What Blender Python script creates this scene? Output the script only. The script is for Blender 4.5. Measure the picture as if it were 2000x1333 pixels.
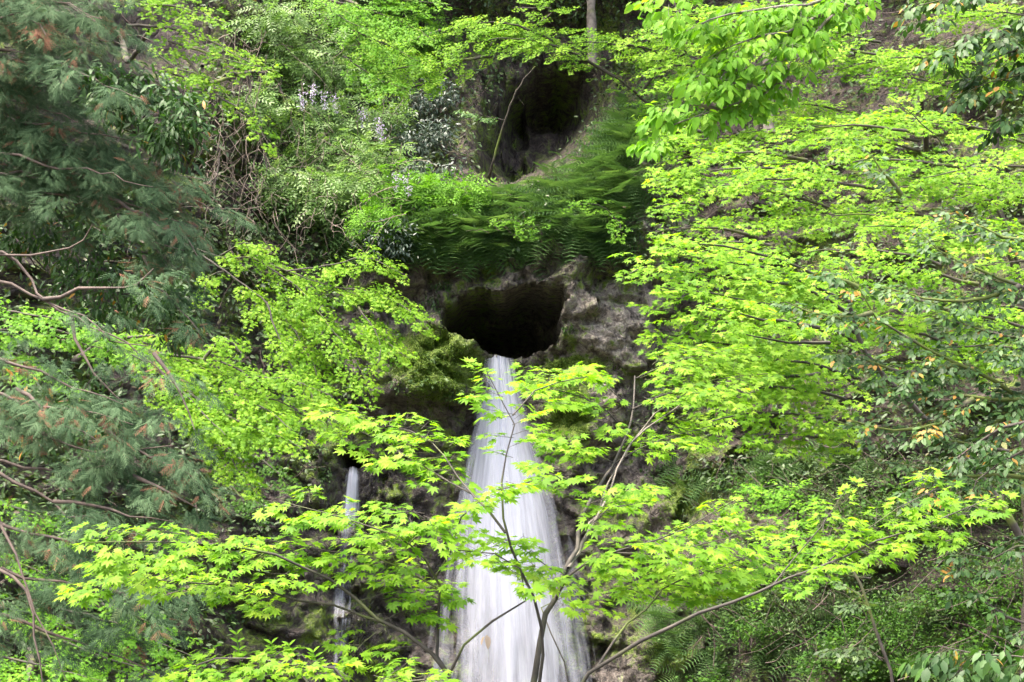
import bpy, math
import numpy as np
from mathutils import Matrix, Vector

# ------------------------------------------------------------------ scene, camera, light
S = bpy.context.scene
for o in list(bpy.data.objects):
    bpy.data.objects.remove(o)
C = S.collection
CAM = np.array([0.0, 0.0, 2.2]); PITCH = math.radians(8.0); LENS = 70.0
FPX = LENS / 36.0 * 2000.0
cd = bpy.data.cameras.new('camera'); cam = bpy.data.objects.new('camera', cd); C.objects.link(cam)
cam.location = CAM; cam.rotation_euler = (math.pi / 2 + PITCH, 0, 0)
cd.lens = LENS; cd.sensor_width = 36.0; cd.clip_end = 3000.0; cd.clip_start = 0.1
S.camera = cam

SUN_EL = math.radians(68); SUN_AZ = math.radians(244)      # azimuth clockwise from +Y: high on the left, a little behind the camera
w = bpy.data.worlds.new('World'); S.world = w; w.use_nodes = True
nt = w.node_tree; nt.nodes.clear()
sky = nt.nodes.new('ShaderNodeTexSky'); sky.sky_type = 'NISHITA'; sky.sun_disc = False
sky.sun_elevation = SUN_EL; sky.sun_rotation = SUN_AZ
sky.air_density = 1.0; sky.dust_density = 9.0; sky.ozone_density = 1.0
bg = nt.nodes.new('ShaderNodeBackground'); bg.inputs[1].default_value = 0.15
wo = nt.nodes.new('ShaderNodeOutputWorld')
nt.links.new(sky.outputs[0], bg.inputs[0]); nt.links.new(bg.outputs[0], wo.inputs[0])
sd = bpy.data.lights.new('sun', 'SUN'); sun = bpy.data.objects.new('sun', sd); C.objects.link(sun)
sd.energy = 1.25; sd.angle = math.radians(30.0); sd.color = (1.0, 0.95, 0.86)
sv = Vector((math.sin(SUN_AZ) * math.cos(SUN_EL), math.cos(SUN_AZ) * math.cos(SUN_EL), math.sin(SUN_EL)))
sun.rotation_euler = sv.to_track_quat('Z', 'Y').to_euler(); sun.location = (-15, -8, 40)
S.view_settings.view_transform = 'Standard'; S.view_settings.look = 'None'
S.view_settings.gamma = 1.0; S.view_settings.exposure = 2.62
S.render.engine = 'CYCLES'
S.cycles.use_denoising = True; S.cycles.denoiser = 'OPENIMAGEDENOISE'; S.cycles.denoising_input_passes = 'RGB_ALBEDO_NORMAL'
S.cycles.max_bounces = 5; S.cycles.diffuse_bounces = 4; S.cycles.glossy_bounces = 1
S.cycles.transmission_bounces = 4; S.cycles.transparent_max_bounces = 12
S.cycles.sample_clamp_indirect = 6.0

# ------------------------------------------------------------------ maths helpers
cp, sp_ = math.cos(PITCH), math.sin(PITCH)
def P(px, py, D):
    """point on the photo's line of sight (2000 px wide) at forward distance D"""
    px, py, D = np.asarray(px, float), np.asarray(py, float), np.asarray(D, float)
    dx = (px - 1000.0) / FPX; dz = (666.5 - py) / FPX
    wy = cp - dz * sp_; wz = sp_ + dz * cp
    k = D / wy
    return np.stack([CAM[0] + dx * k, CAM[1] + D + 0 * k, CAM[2] + wz * k], -1)
def unit(v):
    return v / np.maximum(np.linalg.norm(v, axis=-1, keepdims=True), 1e-9)
def sstep(a, b, x):
    t = np.clip((x - a) / (b - a), 0, 1); return t * t * (3 - 2 * t)
_h = np.random.default_rng(5).random((512, 512))
def vnoise(x, y):
    xi, yi = np.floor(x).astype(int), np.floor(y).astype(int)
    fx, fy = x - xi, y - yi; fx = fx * fx * (3 - 2 * fx); fy = fy * fy * (3 - 2 * fy)
    g = lambda i, j: _h[(xi + i) % 512, (yi + j) % 512]
    return (g(0, 0) * (1 - fx) + g(1, 0) * fx) * (1 - fy) + (g(0, 1) * (1 - fx) + g(1, 1) * fx) * fy
def fbm(x, y, o=4):
    r, a, f = 0, 0.5, 1.0
    for k in range(o):
        r = r + a * (vnoise(x * f + 17.3 * k, y * f + 9.1 * k) - 0.5); a *= 0.5; f *= 2.03
    return r
def spline(pts, n):
    p = np.asarray(pts, float); l = np.linalg.norm(np.diff(p, axis=0), axis=1); u = np.median(l) * 1.6 + 1e-6
    if len(p) > 2 and l.max() > u: p = np.vstack([np.vstack([p[i] + (p[i + 1] - p[i]) * (j / math.ceil(l[i] / u)) for j in range(math.ceil(l[i] / u))]) for i in range(len(l)) if l[i] > 0] + [p[-1:]])
    if len(p) == 2: p = np.array([p[0], (p[0] + p[1]) / 2, p[1]])
    q = np.vstack([2 * p[0] - p[1], p, 2 * p[-1] - p[-2]]); out = []
    L = np.linalg.norm(np.diff(p, axis=0), axis=1); cum = np.r_[0, np.cumsum(L)]
    for s in np.linspace(0, cum[-1], n):
        i = min(np.searchsorted(cum, s, 'right') - 1, len(p) - 2); t = (s - cum[i]) / max(L[i], 1e-9)
        a, b, c, d = q[i:i + 4]
        out.append(0.5 * (2 * b + (c - a) * t + (2 * a - 5 * b + 4 * c - d) * t * t + (3 * b - a - 3 * c + d) * t ** 3))
    return np.array(out)
def plen(p): return np.linalg.norm(np.diff(np.asarray(p, float), axis=0), axis=1).sum()

# ------------------------------------------------------------------ mesh helpers
class Geo:
    def __init__(s): s.V = []; s.F = []; s.R = []; s.n = 0
    def add(s, V, F, R=0.5):
        V = np.asarray(V, float).reshape(-1, 3); s.V.append(V); s.F.append(np.asarray(F, int) + s.n)
        s.R.append(np.full(len(V), R) if np.isscalar(R) else np.asarray(R)); s.n += len(V)
    def tris(s): return sum(len(f) * (f.shape[1] - 2) for f in s.F)
    def mesh(s, name, base=(0, 0, 0), smooth=False):
        me = bpy.data.meshes.new(name)
        V = np.concatenate(s.V) - np.asarray(base, float)
        me.vertices.add(len(V)); me.vertices.foreach_set('co', V.astype(np.float32).ravel())
        me.loops.add(sum(f.size for f in s.F)); me.loops.foreach_set('vertex_index', np.concatenate([f.ravel() for f in s.F]).astype(np.int32))
        tot = np.concatenate([np.full(len(f), f.shape[1]) for f in s.F]).astype(np.int32)
        me.polygons.add(len(tot)); me.polygons.foreach_set('loop_start', np.r_[0, np.cumsum(tot)[:-1]].astype(np.int32))
        if smooth: me.polygons.foreach_set('use_smooth', np.ones(len(tot), bool))
        a = me.attributes.new('rnd', 'FLOAT', 'POINT'); a.data.foreach_set('value', np.concatenate(s.R).astype(np.float32))
        me.update(); me.validate(); return me
TRI = 0
def put(name, geo, mat, parent=None, smooth=False, kind=None):
    global TRI
    TRI += geo.tris()
    base = np.array(parent.location) if parent is not None else np.zeros(3)
    me = geo.mesh(name, base, smooth); me.materials.append(mat)
    o = bpy.data.objects.new(name, me); C.objects.link(o)
    if parent is not None: o.parent = parent
    if kind: o['kind'] = kind
    return o
def thing(name, label, cat, loc, group=None):
    o = bpy.data.objects.new(name, None); C.objects.link(o); o.location = tuple(float(v) for v in loc)
    o.empty_display_size = 0.2; o['label'] = label; o['category'] = cat
    if group: o['group'] = group
    bpy.context.view_layer.update() if False else None
    return o
def tube(g, pts, r0, r1, sides=6, wob=0.0, rng=None, rnd=0.5, power=1.0):
    p = np.asarray(pts, float); n = len(p)
    if wob and rng is not None:
        p = p + rng.normal(0, wob, p.shape) * np.r_[0, np.ones(n - 2), 0][:, None]
    t = unit(np.gradient(p, axis=0)); b = np.empty_like(t); ref = np.array([1.0, 0, 0]) if abs(t[0, 0]) < .8 else np.array([0, 0, 1.0])
    for k in range(n):
        v = np.cross(t[k], ref); b[k] = v / max(np.linalg.norm(v), 1e-6); ref = np.cross(b[k], t[k])
    c = np.cross(b, t)
    r = r0 + (r1 - r0) * np.linspace(0, 1, n) ** power
    if wob and rng is not None: r = r * rng.uniform(0.9, 1.12, n)
    a = np.linspace(0, 2 * math.pi, sides, endpoint=False)
    V = p[:, None] + r[:, None, None] * (np.cos(a)[None, :, None] * b[:, None] + np.sin(a)[None, :, None] * c[:, None])
    i = np.arange(n - 1)[:, None] * sides; j = np.arange(sides)[None]; k = (j + 1) % sides
    F = np.stack([i + j, i + k, i + k + sides, i + j + sides], -1).reshape(-1, 4)
    g.add(V, F, rnd)

# leaf templates: x towards the tip, y across, z out of the upper face
def star_leaf(angles, lens, wid=0.24, notch=0.42, detail=True, droop=0.10):
    V = [(0, 0, 0)]; F = []
    n = len(angles)
    nv = []
    for i in range(n + 1):
        if i == 0: a = angles[0] - 22
        elif i == n: a = angles[-1] + 22
        else: a = (angles[i - 1] + angles[i]) / 2
        r = notch * (lens[min(i, n - 1)] + lens[max(i - 1, 0)]) / 2 * (0.55 if i in (0, n) else 1)
        nv.append(len(V)); V.append((r * math.cos(math.radians(a)), r * math.sin(math.radians(a)), -droop * r * r * 0.5))
    for i in range(n):
        a = math.radians(angles[i]); L = lens[i]; d = np.array([math.cos(a), math.sin(a)]); q = np.array([-d[1], d[0]])
        tip = len(V); V.append((*(d * L), -droop * L * L))
        if detail:
            m = d * L * 0.5; V.append((*(m - q * wid * L * 0.62), -droop * L * L * .25)); V.append((*(m + q * wid * L * 0.62), -droop * L * L * .25))
            F += [(0, nv[i], tip + 1), (0, tip + 1, tip), (0, tip, tip + 2), (0, tip + 2, nv[i + 1])]
        else:
            F += [(0, nv[i], tip), (0, tip, nv[i + 1])]
    V = np.array(V); V[:, 0] += 0.0
    return V, np.array(F)
MAPLE_HI = star_leaf([-118, -72, -36, 0, 36, 72, 118], [.36, .62, .88, 1.0, .88, .62, .36])
MAPLE_LO = star_leaf([-92, -46, 0, 46, 92], [.55, .85, 1.0, .85, .55], detail=False, notch=0.48)
def oval_leaf(w, segs=3, fold=0.12, droop=0.15, tip=1.0):
    xs = np.linspace(0, 1, segs + 2); V = []; F = []
    mid = []; lf = []; rt = []
    for i, x in enumerate(xs):
        mid.append(len(V)); V.append((x, 0, -droop * x * x))
        if 0 < i < segs + 1:
            h = w * math.sin(math.pi * x ** (0.85 * tip)) ** 0.8 * 0.5
            lf.append(len(V)); V.append((x, h, -droop * x * x + fold * h)); rt.append(len(V)); V.append((x, -h, -droop * x * x + fold * h))
    n = segs
    F += [(mid[0], mid[1], lf[0]), (mid[0], rt[0], mid[1]), (mid[n], mid[n + 1], lf[-1]), (mid[n], rt[-1], mid[n + 1])]
    for i in range(n - 1):
        F += [(mid[i + 1], mid[i + 2], lf[i + 1]), (mid[i + 1], lf[i + 1], lf[i]), (mid[i + 1], rt[i], rt[i + 1]), (mid[i + 1], rt[i + 1], mid[i + 2])]
    return np.array(V), np.array(F)
OVAL = oval_leaf(0.5, 2); OVAL_BIG = oval_leaf(0.52, 4, fold=.2, droop=.22); LANCE = oval_leaf(0.3, 2, fold=.15, droop=.2)
OVAL4 = (np.array([(0, 0, 0), (.3, .22, .03), (.7, .2, -.02), (1, 0, -.12), (.7, -.2, -.02), (.3, -.22, .03)]), np.array([(0, 3, 2), (0, 2, 1), (0, 4, 3), (0, 5, 4)]))
DIAMOND = (np.array([(0, 0, 0), (.45, .25, .03), (1, 0, -.1), (.45, -.25, .03)]), np.array([(0, 2, 1), (0, 3, 2)]))
def pinnate(pairs=4, w=0.11, l=0.3, droop=0.35, term=True):
    V = []; F = []
    def leaflet(o, d, L, z):
        d = np.array(d) / np.hypot(*d); q = np.array([-d[1], d[0]]); k = len(V)
        V.extend([(*o, z), (*(o + d * L * .42 + q * w * .5), z), (*(o + d * L), z - .2 * L), (*(o + d * L * .42 - q * w * .5), z)])
        F.extend([(k, k + 1, k + 2), (k, k + 2, k + 3)])
    for i in range(pairs):
        x = 0.2 + 0.62 * i / max(pairs - 1, 1); z = -droop * x * x
        for s in (-1, 1): leaflet(np.array([x, 0.01 * s]), (0.55, s), l * (1 - .25 * abs(x - .5)), z)
    if term: leaflet(np.array([.84, 0]), (1, 0), l, -droop * .7)
    k = len(V); V.extend([(0, .006, 0), (0, -.006, 0), (.85, 0, -droop * .72)]); F.append((k, k + 1, k + 2))
    return np.array(V), np.array(F)
PINNATE = pinnate(4); 
def fern_frond(n=11, droop=0.55):
    V = []; F = []
    for i in range(n):
        x = 0.1 + 0.86 * i / (n - 1); z = 0.25 * x - droop * x * x * 1.2; L = 0.30 * math.sin(math.pi * (0.12 + 0.86 * (1 - x)) ** 1.0) ** 0.8 + 0.02
        for s in (-1, 1):
            k = len(V); V.extend([(x - .022, 0.004 * s, z), (x + .026, .004 * s, z), (x + .14 * L + .03, s * L, z - .12 * L)]); F.append((k, k + 1, k + 2) if s < 0 else (k + 1, k, k + 2))
    return np.array(V), np.array(F)
FERN = fern_frond()
def sprig(n=5, l=0.42, w=0.05):
    """a flat scale-leaved branchlet, as on a cypress spray"""
    V = []; F = []
    V.extend([(0, w * .5, 0), (0, -w * .5, 0), (1, 0, -.12)]); F.append((0, 1, 2))
    for i in range(n):
        x = .1 + .75 * i / (n - 1); L = l * (1 - .55 * x)
        for s in (-1, 1):
            x2 = x + (0.05 if s > 0 else 0); k = len(V); z = -.12 * x2 * x2
            V.extend([(x2 - .05, 0.03 * s, z + .004), (x2 + .05, 0.03 * s, z + .004), (x2 + L * .75, s * L * .7, z - .05)]); F.append((k, k + 1, k + 2) if s < 0 else (k + 1, k, k + 2))
    return np.array(V), np.array(F)
SPRIG = sprig()

def frames(d, n):
    x = unit(d); z = unit(n - (n * x).sum(-1, keepdims=True) * x); y = np.cross(z, x); return x, y, z
def scatter(g, tmpl, pos, d, n, sc, rnd):
    V, F = tmpl; x, y, z = frames(d, n); m = len(pos)
    if m == 0: return
    W = pos[:, None] + sc[:, None, None] * (V[None, :, 0:1] * x[:, None] + V[None, :, 1:2] * y[:, None] + V[None, :, 2:3] * z[:, None])
    g.add(W, (F[None] + (np.arange(m) * len(V))[:, None, None]).reshape(-1, 3), np.repeat(rnd, len(V)))

# ------------------------------------------------------------------ materials
def mat_new(name):
    m = bpy.data.materials.new(name); m.use_nodes = True; n = m.node_tree; n.nodes.clear()
    out = n.nodes.new('ShaderNodeOutputMaterial'); return m, n, out
def N(nt, t, **kw):
    n = nt.nodes.new(t)
    for k, v in kw.items(): setattr(n, k, v)
    return n
def ramp(nt, fac, stops):
    r = N(nt, 'ShaderNodeValToRGB'); e = r.color_ramp.elements
    while len(e) < len(stops): e.new(0.5)
    for k, (p, c) in enumerate(stops): e[k].position = p; e[k].color = (*c, 1) if len(c) == 3 else c
    nt.links.new(fac, r.inputs[0]); return r.outputs[0]
def leaf_mat(name, stops, trans=0.45, tcol=(1.25, 1.2, 0.5), rough=0.55, spec=0.18):
    m, nt, out = mat_new(name); L = nt.links.new
    at = N(nt, 'ShaderNodeAttribute', attribute_name='rnd'); col = ramp(nt, at.outputs['Fac'], stops)
    pb = N(nt, 'ShaderNodeBsdfPrincipled'); L(col, pb.inputs['Base Color']); pb.inputs['Roughness'].default_value = rough
    pb.inputs['Specular IOR Level'].default_value = spec
    mul = N(nt, 'ShaderNodeMix', data_type='RGBA', blend_type='MULTIPLY'); mul.inputs[0].default_value = 1
    L(col, mul.inputs[6]); mul.inputs[7].default_value = (*tcol, 1)
    tr = N(nt, 'ShaderNodeBsdfTranslucent'); L(mul.outputs[2], tr.inputs[0])
    mx = N(nt, 'ShaderNodeMixShader'); mx.inputs[0].default_value = trans
    L(pb.outputs[0], mx.inputs[1]); L(tr.outputs[0], mx.inputs[2]); L(mx.outputs[0], out.inputs[0]); return m
def bark_mat(name, c1, c2, moss=0.0, mcol=(.09, .12, .02), scale=14):
    m, nt, out = mat_new(name); L = nt.links.new
    tc = N(nt, 'ShaderNodeTexCoord'); no = N(nt, 'ShaderNodeTexNoise'); no.inputs['Scale'].default_value = scale; no.inputs['Detail'].default_value = 6
    L(tc.outputs['Object'], no.inputs['Vector']); col = ramp(nt, no.outputs[0], [(.3, c1), (.7, c2)])
    if moss:
        n2 = N(nt, 'ShaderNodeTexNoise'); n2.inputs['Scale'].default_value = 2.5; L(tc.outputs['Object'], n2.inputs['Vector'])
        f = ramp(nt, n2.outputs[0], [(.62 - moss * .3, (0, 0, 0)), (.72 - moss * .3, (1, 1, 1))])
        mx = N(nt, 'ShaderNodeMix', data_type='RGBA'); L(f, mx.inputs[0]); L(col, mx.inputs[6]); mx.inputs[7].default_value = (*mcol, 1); col = mx.outputs[2]
    pb = N(nt, 'ShaderNodeBsdfPrincipled'); L(col, pb.inputs['Base Color']); pb.inputs['Roughness'].default_value = .85
    bu = N(nt, 'ShaderNodeBump'); bu.inputs['Strength'].default_value = .5; bu.inputs['Distance'].default_value = .01; L(no.outputs[0], bu.inputs['Height']); L(bu.outputs[0], pb.inputs['Normal'])
    L(pb.outputs[0], out.inputs[0]); return m
M = {}
M['maple'] = leaf_mat('maple_leaf', [(0, (.09, .21, .014)), (.45, (.16, .315, .02)), (.85, (.22, .385, .028)), (1, (.28, .42, .05))], trans=.55, tcol=(1.3, 1.35, .4))
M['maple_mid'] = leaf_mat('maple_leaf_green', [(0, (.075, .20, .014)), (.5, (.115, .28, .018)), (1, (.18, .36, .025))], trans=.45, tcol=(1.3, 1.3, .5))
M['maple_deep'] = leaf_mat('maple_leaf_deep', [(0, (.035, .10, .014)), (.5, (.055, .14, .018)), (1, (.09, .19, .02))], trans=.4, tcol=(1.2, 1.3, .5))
M['beech'] = leaf_mat('drooping_leaf', [(0, (.09, .23, .016)), (.6, (.13, .30, .02)), (1, (.19, .35, .03))], trans=.5, tcol=(1.3, 1.3, .5))
M['cypress'] = leaf_mat('cypress_spray', [(0, (.027, .058, .026)), (.5, (.055, .10, .046)), (.95, (.092, .148, .074)), (.99, (.09, .15, .06)), (1, (.16, .08, .05))], trans=.2, tcol=(1, 1.1, .7), rough=.75, spec=.1)
M['pinnate'] = leaf_mat('wisteria_leaf', [(0, (.10, .20, .04)), (.5, (.18, .31, .08)), (1, (.32, .43, .20))], trans=.4, tcol=(1.1, 1.2, .6), rough=.45, spec=.5)
M['pinnate_deep'] = leaf_mat('vine_leaf_green', [(0, (.08, .20, .02)), (.5, (.13, .29, .03)), (1, (.19, .37, .05))], trans=.4, tcol=(1.1, 1.2, .5))
M['gloss'] = leaf_mat('glossy_evergreen_leaf', [(0, (.022, .055, .014)), (.6, (.036, .088, .018)), (.96, (.065, .13, .028)), (1, (.30, .16, .03))], trans=.2, tcol=(1.4, 1.7, .6), rough=.48, spec=.25)
M['grey'] = leaf_mat('dull_evergreen_leaf', [(0, (.035, .06, .04)), (.6, (.055, .085, .06)), (1, (.085, .115, .085))], trans=.15, rough=.4, spec=.5)
M['fern'] = leaf_mat('fern_frond', [(0, (.055, .115, .04)), (.6, (.09, .175, .055)), (1, (.15, .25, .08))], trans=.35, tcol=(1.1, 1.2, .6), rough=.5)
M['under'] = leaf_mat('undergrowth_leaf', [(0, (.03, .06, .02)), (.5, (.05, .095, .025)), (.9, (.075, .14, .03)), (1, (.12, .09, .06))], trans=.25, rough=.45, spec=.4)
M['herb'] = leaf_mat('herb_leaf', [(0, (.033, .068, .022)), (.5, (.064, .12, .036)), (1, (.125, .20, .06))], trans=.4, rough=.5, spec=.25)
M['moss_tuft'] = leaf_mat('moss_blade', [(0, (.045, .085, .008)), (1, (.085, .15, .015))], trans=.3)
M['flower'] = leaf_mat('wisteria_petal', [(0, (.50, .42, .64)), (1, (.70, .64, .80))], trans=.4, tcol=(1, 1, 1))
M['dead'] = leaf_mat('withered_leaf', [(0, (.42, .30, .22)), (1, (.55, .42, .33))], trans=.3, tcol=(1, .9, .7))
M['bark'] = bark_mat('maple_bark', (.022, .019, .015), (.065, .056, .045), .15)
M['bark_dark'] = bark_mat('dark_bark', (.03, .024, .02), (.09, .075, .06), .25)
M['bark_moss'] = bark_mat('mossy_bark', (.04, .033, .026), (.12, .10, .08), .75)
M['bark_red'] = bark_mat('cypress_bark', (.04, .03, .025), (.11, .08, .065), 0)
M['bark_pale'] = bark_mat('pale_bark', (.07, .06, .05), (.20, .175, .145), .15)
M['vine'] = bark_mat('dry_vine', (.11, .085, .068), (.27, .22, .18), 0, scale=4)

def rock_mat():
    m, nt, out = mat_new('cliff_rock'); L = nt.links.new
    tc = N(nt, 'ShaderNodeTexCoord'); vec = tc.outputs['Object']
    def noise(s, d=8, r=.6):
        n = N(nt, 'ShaderNodeTexNoise'); n.inputs['Scale'].default_value = s; n.inputs['Detail'].default_value = d; n.inputs['Roughness'].default_value = r; L(vec, n.inputs['Vector']); return n.outputs[0]
    def at(a): n = N(nt, 'ShaderNodeAttribute', attribute_name=a); return n.outputs['Fac']
    def mix(f, a, b, bt='MIX'):
        n = N(nt, 'ShaderNodeMix', data_type='RGBA', blend_type=bt)
        for s, v in ((0, f), (6, a), (7, b)):
            if hasattr(v, 'is_linked'): L(v, n.inputs[s])
            else: n.inputs[s].default_value = v if s == 0 else (*v, 1)
        return n.outputs[2]
    def math_(op, a, b, clamp=False):
        n = N(nt, 'ShaderNodeMath', operation=op, use_clamp=clamp)
        for s, v in ((0, a), (1, b)):
            if hasattr(v, 'is_linked'): L(v, n.inputs[s])
            else: n.inputs[s].default_value = v
        return n.outputs[0]
    n1, n2, n3 = noise(1.3, 2), noise(7, 6, .7), noise(34, 3, .7)
    vor = N(nt, 'ShaderNodeTexVoronoi', feature='DISTANCE_TO_EDGE'); vor.inputs['Scale'].default_value = 3.2
    wv = N(nt, 'ShaderNodeVectorMath', operation='MULTIPLY_ADD'); nv = N(nt, 'ShaderNodeTexNoise'); nv.inputs['Scale'].default_value = 3; L(vec, nv.inputs['Vector'])
    L(nv.outputs[1], wv.inputs[0]); wv.inputs[1].default_value = (.5, .5, .5); L(vec, wv.inputs[2]); L(wv.outputs[0], vor.inputs['Vector'])
    rock = ramp(nt, n2, [(.36, (.045, .036, .031)), (.47, (.13, .108, .092)), (.57, (.23, .195, .17)), (.68, (.42, .38, .335))])
    lich = ramp(nt, n2, [(.36, (.075, .06, .047)), (.46, (.22, .19, .155)), (.56, (.46, .41, .345))])
    col = mix(math_('MULTIPLY', at('lichen'), ramp(nt, n1, [(.3, (.4, .4, .4)), (.6, (1, 1, 1))])), rock, lich)
    spk = ramp(nt, n3, [(.34, (.45, .45, .45)), (.5, (.95, .95, .95)), (.66, (1.7, 1.65, 1.6))]); col = mix(.45, col, mix(1.0, col, spk, 'MULTIPLY'))
    soil = ramp(nt, n2, [(.34, (.018, .013, .012)), (.5, (.052, .038, .033)), (.66, (.12, .09, .078))])
    sfl = ramp(nt, n3, [(.35, (.6, .6, .6)), (.7, (1.5, 1.4, 1.35))])
    soil = mix(1.0, soil, sfl, 'MULTIPLY')
    col = mix(at('soil'), col, soil)
    crack = ramp(nt, vor.outputs['Distance'], [(0, (.35, .35, .35)), (.06, (1, 1, 1))])
    col = mix(.7, col, mix(1.0, col, crack, 'MULTIPLY'))
    wet = at('wet'); col = mix(math_('MULTIPLY', wet, .8), col, mix(1.0, col, (.15, .14, .15), 'MULTIPLY'))
    mossc = ramp(nt, n3, [(.3, (.045, .085, .008)), (.5, (.11, .175, .014)), (.70, (.21, .27, .03))])
    mf = math_('ADD', math_('MULTIPLY', at('moss'), 1.5), math_('MULTIPLY', math_('SUBTRACT', n2, .5), 2.6))
    mf = ramp(nt, mf, [(.45, (0, 0, 0)), (.8, (1, 1, 1))])
    col = mix(mf, col, mossc)
    pb = N(nt, 'ShaderNodeBsdfPrincipled'); L(col, pb.inputs['Base Color'])
    ro = math_('SUBTRACT', .72, math_('MULTIPLY', wet, math_('ADD', .25, math_('MULTIPLY', n2, .55)))); L(ro, pb.inputs['Roughness'])
    h = math_('ADD', math_('MULTIPLY', n2, .09), math_('MULTIPLY', n3, .012)); h = math_('ADD', h, math_('MULTIPLY', ramp(nt, vor.outputs['Distance'], [(0, (0, 0, 0)), (.12, (1, 1, 1))]), .02))
    bu = N(nt, 'ShaderNodeBump'); bu.inputs['Strength'].default_value = 1.0; bu.inputs['Distance'].default_value = 1.3; L(h, bu.inputs['Height']); L(bu.outputs[0], pb.inputs['Normal'])
    L(pb.outputs[0], out.inputs[0]); return m
M['rock'] = rock_mat()

def water_mat(name, thick, su, lo=.10, hi=None):
    m, nt, out = mat_new(name); L = nt.links.new
    at = N(nt, 'ShaderNodeAttribute', attribute_name='flow')
    def streak(su, sv, d, dist=0.0):
        mp = N(nt, 'ShaderNodeMapping'); mp.inputs['Scale'].default_value = (su, sv, 3); L(at.outputs['Vector'], mp.inputs['Vector'])
        n = N(nt, 'ShaderNodeTexNoise'); n.inputs['Scale'].default_value = 1; n.inputs['Detail'].default_value = d; n.inputs['Roughness'].default_value = .6; L(mp.outputs[0], n.inputs['Vector']); return n.outputs[0]
    a, b = streak(su * .25, .7, 4), streak(su, 1.6, 4)
    hb = N(nt, 'ShaderNodeMath', operation='MULTIPLY_ADD'); L(b, hb.inputs[0]); hb.inputs[1].default_value = .55; hb.inputs[2].default_value = .225
    s = N(nt, 'ShaderNodeMath', operation='ADD'); L(a, s.inputs[0]); L(hb.outputs[0], s.inputs[1])
    at2 = N(nt, 'ShaderNodeAttribute', attribute_name='cover')
    s2 = N(nt, 'ShaderNodeMath', operation='MULTIPLY_ADD'); L(s.outputs[0], s2.inputs[0]); s2.inputs[1].default_value = 1.0
    off = N(nt, 'ShaderNodeMath', operation='SUBTRACT'); L(at2.outputs['Fac'], off.inputs[0]); off.inputs[1].default_value = 1.0; L(off.outputs[0], s2.inputs[2])
    al = ramp(nt, s2.outputs[0], [(lo, (0, 0, 0)), (hi or 1.08 - thick * .25, (1, 1, 1))])
    pb = N(nt, 'ShaderNodeBsdfPrincipled'); pb.inputs['Base Color'].default_value = (.56, .58, .66, 1); pb.inputs['Roughness'].default_value = .45; pb.inputs['Specular IOR Level'].default_value = .3
    tl = N(nt, 'ShaderNodeBsdfTranslucent'); tl.inputs[0].default_value = (.56, .58, .66, 1)
    mx0 = N(nt, 'ShaderNodeMixShader'); mx0.inputs[0].default_value = .25; L(pb.outputs[0], mx0.inputs[1]); L(tl.outputs[0], mx0.inputs[2])
    bu = N(nt, 'ShaderNodeBump'); bu.inputs['Strength'].default_value = .12; bu.inputs['Distance'].default_value = .05; L(b, bu.inputs['Height']); L(bu.outputs[0], pb.inputs['Normal'])
    tr = N(nt, 'ShaderNodeBsdfTransparent'); mx = N(nt, 'ShaderNodeMixShader'); L(al, mx.inputs[0]); L(tr.outputs[0], mx.inputs[1]); L(mx0.outputs[0], mx.inputs[2])
    L(mx.outputs[0], out.inputs[0]); return m
M['water'] = water_mat('falling_water', .75, 42.0)
M['trickle'] = water_mat('trickling_water', .3, 12.0, .38, .85)
M['veil'] = water_mat('thin_falling_water', .3, 26.0)

# ------------------------------------------------------------------ terrain: one gully wall with the cave
def XZ(px, py, D=30.0):
    p = P(px, py, D); return p[..., 0], p[..., 2]
CAVE = [(867, 627), (872, 608), (894, 592), (921, 580), (944, 581), (967, 584), (1001, 579), (1021, 570), (1037, 563), (1061, 572), (1097, 577), (1107, 600), (1097, 618), (1094, 635), (1096, 652), (1091, 675), (1067, 689), (1034, 699), (1007, 705), (981, 704), (961, 702), (941, 690), (914, 675), (884, 659), (869, 642)]
RAV = [(922, 345), (930, 290), (950, 215), (985, 150), (1040, 105), (1150, 85), (1185, 130), (1175, 220), (1140, 270), (1100, 315), (1070, 350), (1030, 395), (985, 408), (940, 385)]
HOLE = [(655, 893), (664, 880), (690, 875), (715, 885), (716, 905), (690, 913), (666, 910)]
def poly_xz(pp, D=30.0):
    x, z = XZ([p[0] for p in pp], [p[1] for p in pp], D); return np.stack([x, z], -1)
POLY_CAVE, POLY_RAV, POLY_HOLE = poly_xz(CAVE), poly_xz(RAV, 33.0), poly_xz(HOLE, 29.3)
def sdist(poly, x, z):
    """signed distance, positive inside"""
    sh = x.shape; q = np.stack([x.ravel(), z.ravel()], -1); d = np.full(len(q), 1e9); ins = np.zeros(len(q), bool)
    for a, b in zip(poly, np.roll(poly, -1, 0)):
        ab = b - a; t = np.clip(((q - a) @ ab) / (ab @ ab), 0, 1); d = np.minimum(d, np.linalg.norm(q - a - t[:, None] * ab, axis=1))
        c = (a[1] > q[:, 1]) != (b[1] > q[:, 1])
        with np.errstate(divide='ignore', invalid='ignore'):
            ins ^= c & (q[:, 0] < (b[0] - a[0]) * (q[:, 1] - a[1]) / (b[1] - a[1]) + a[0])
    return np.where(ins, d, -d).reshape(sh)
def sp(v, k=1.0): return np.log1p(np.exp(np.clip(v / k, -30, 30))) * k
Z_LEDGE = float(XZ(1000, 470)[1])
XB, ZB = [float(v) for v in XZ(850, 720)]; ZBB = float(XZ(850, 792)[1])
def bell(x, z, px, py, rx, ry, D=30.0):
    cx, cz = XZ(px, py, D); return np.exp(-(((x - cx) / (rx * D / FPX)) ** 2 + ((z - cz) / (ry * D / FPX)) ** 2))
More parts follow.
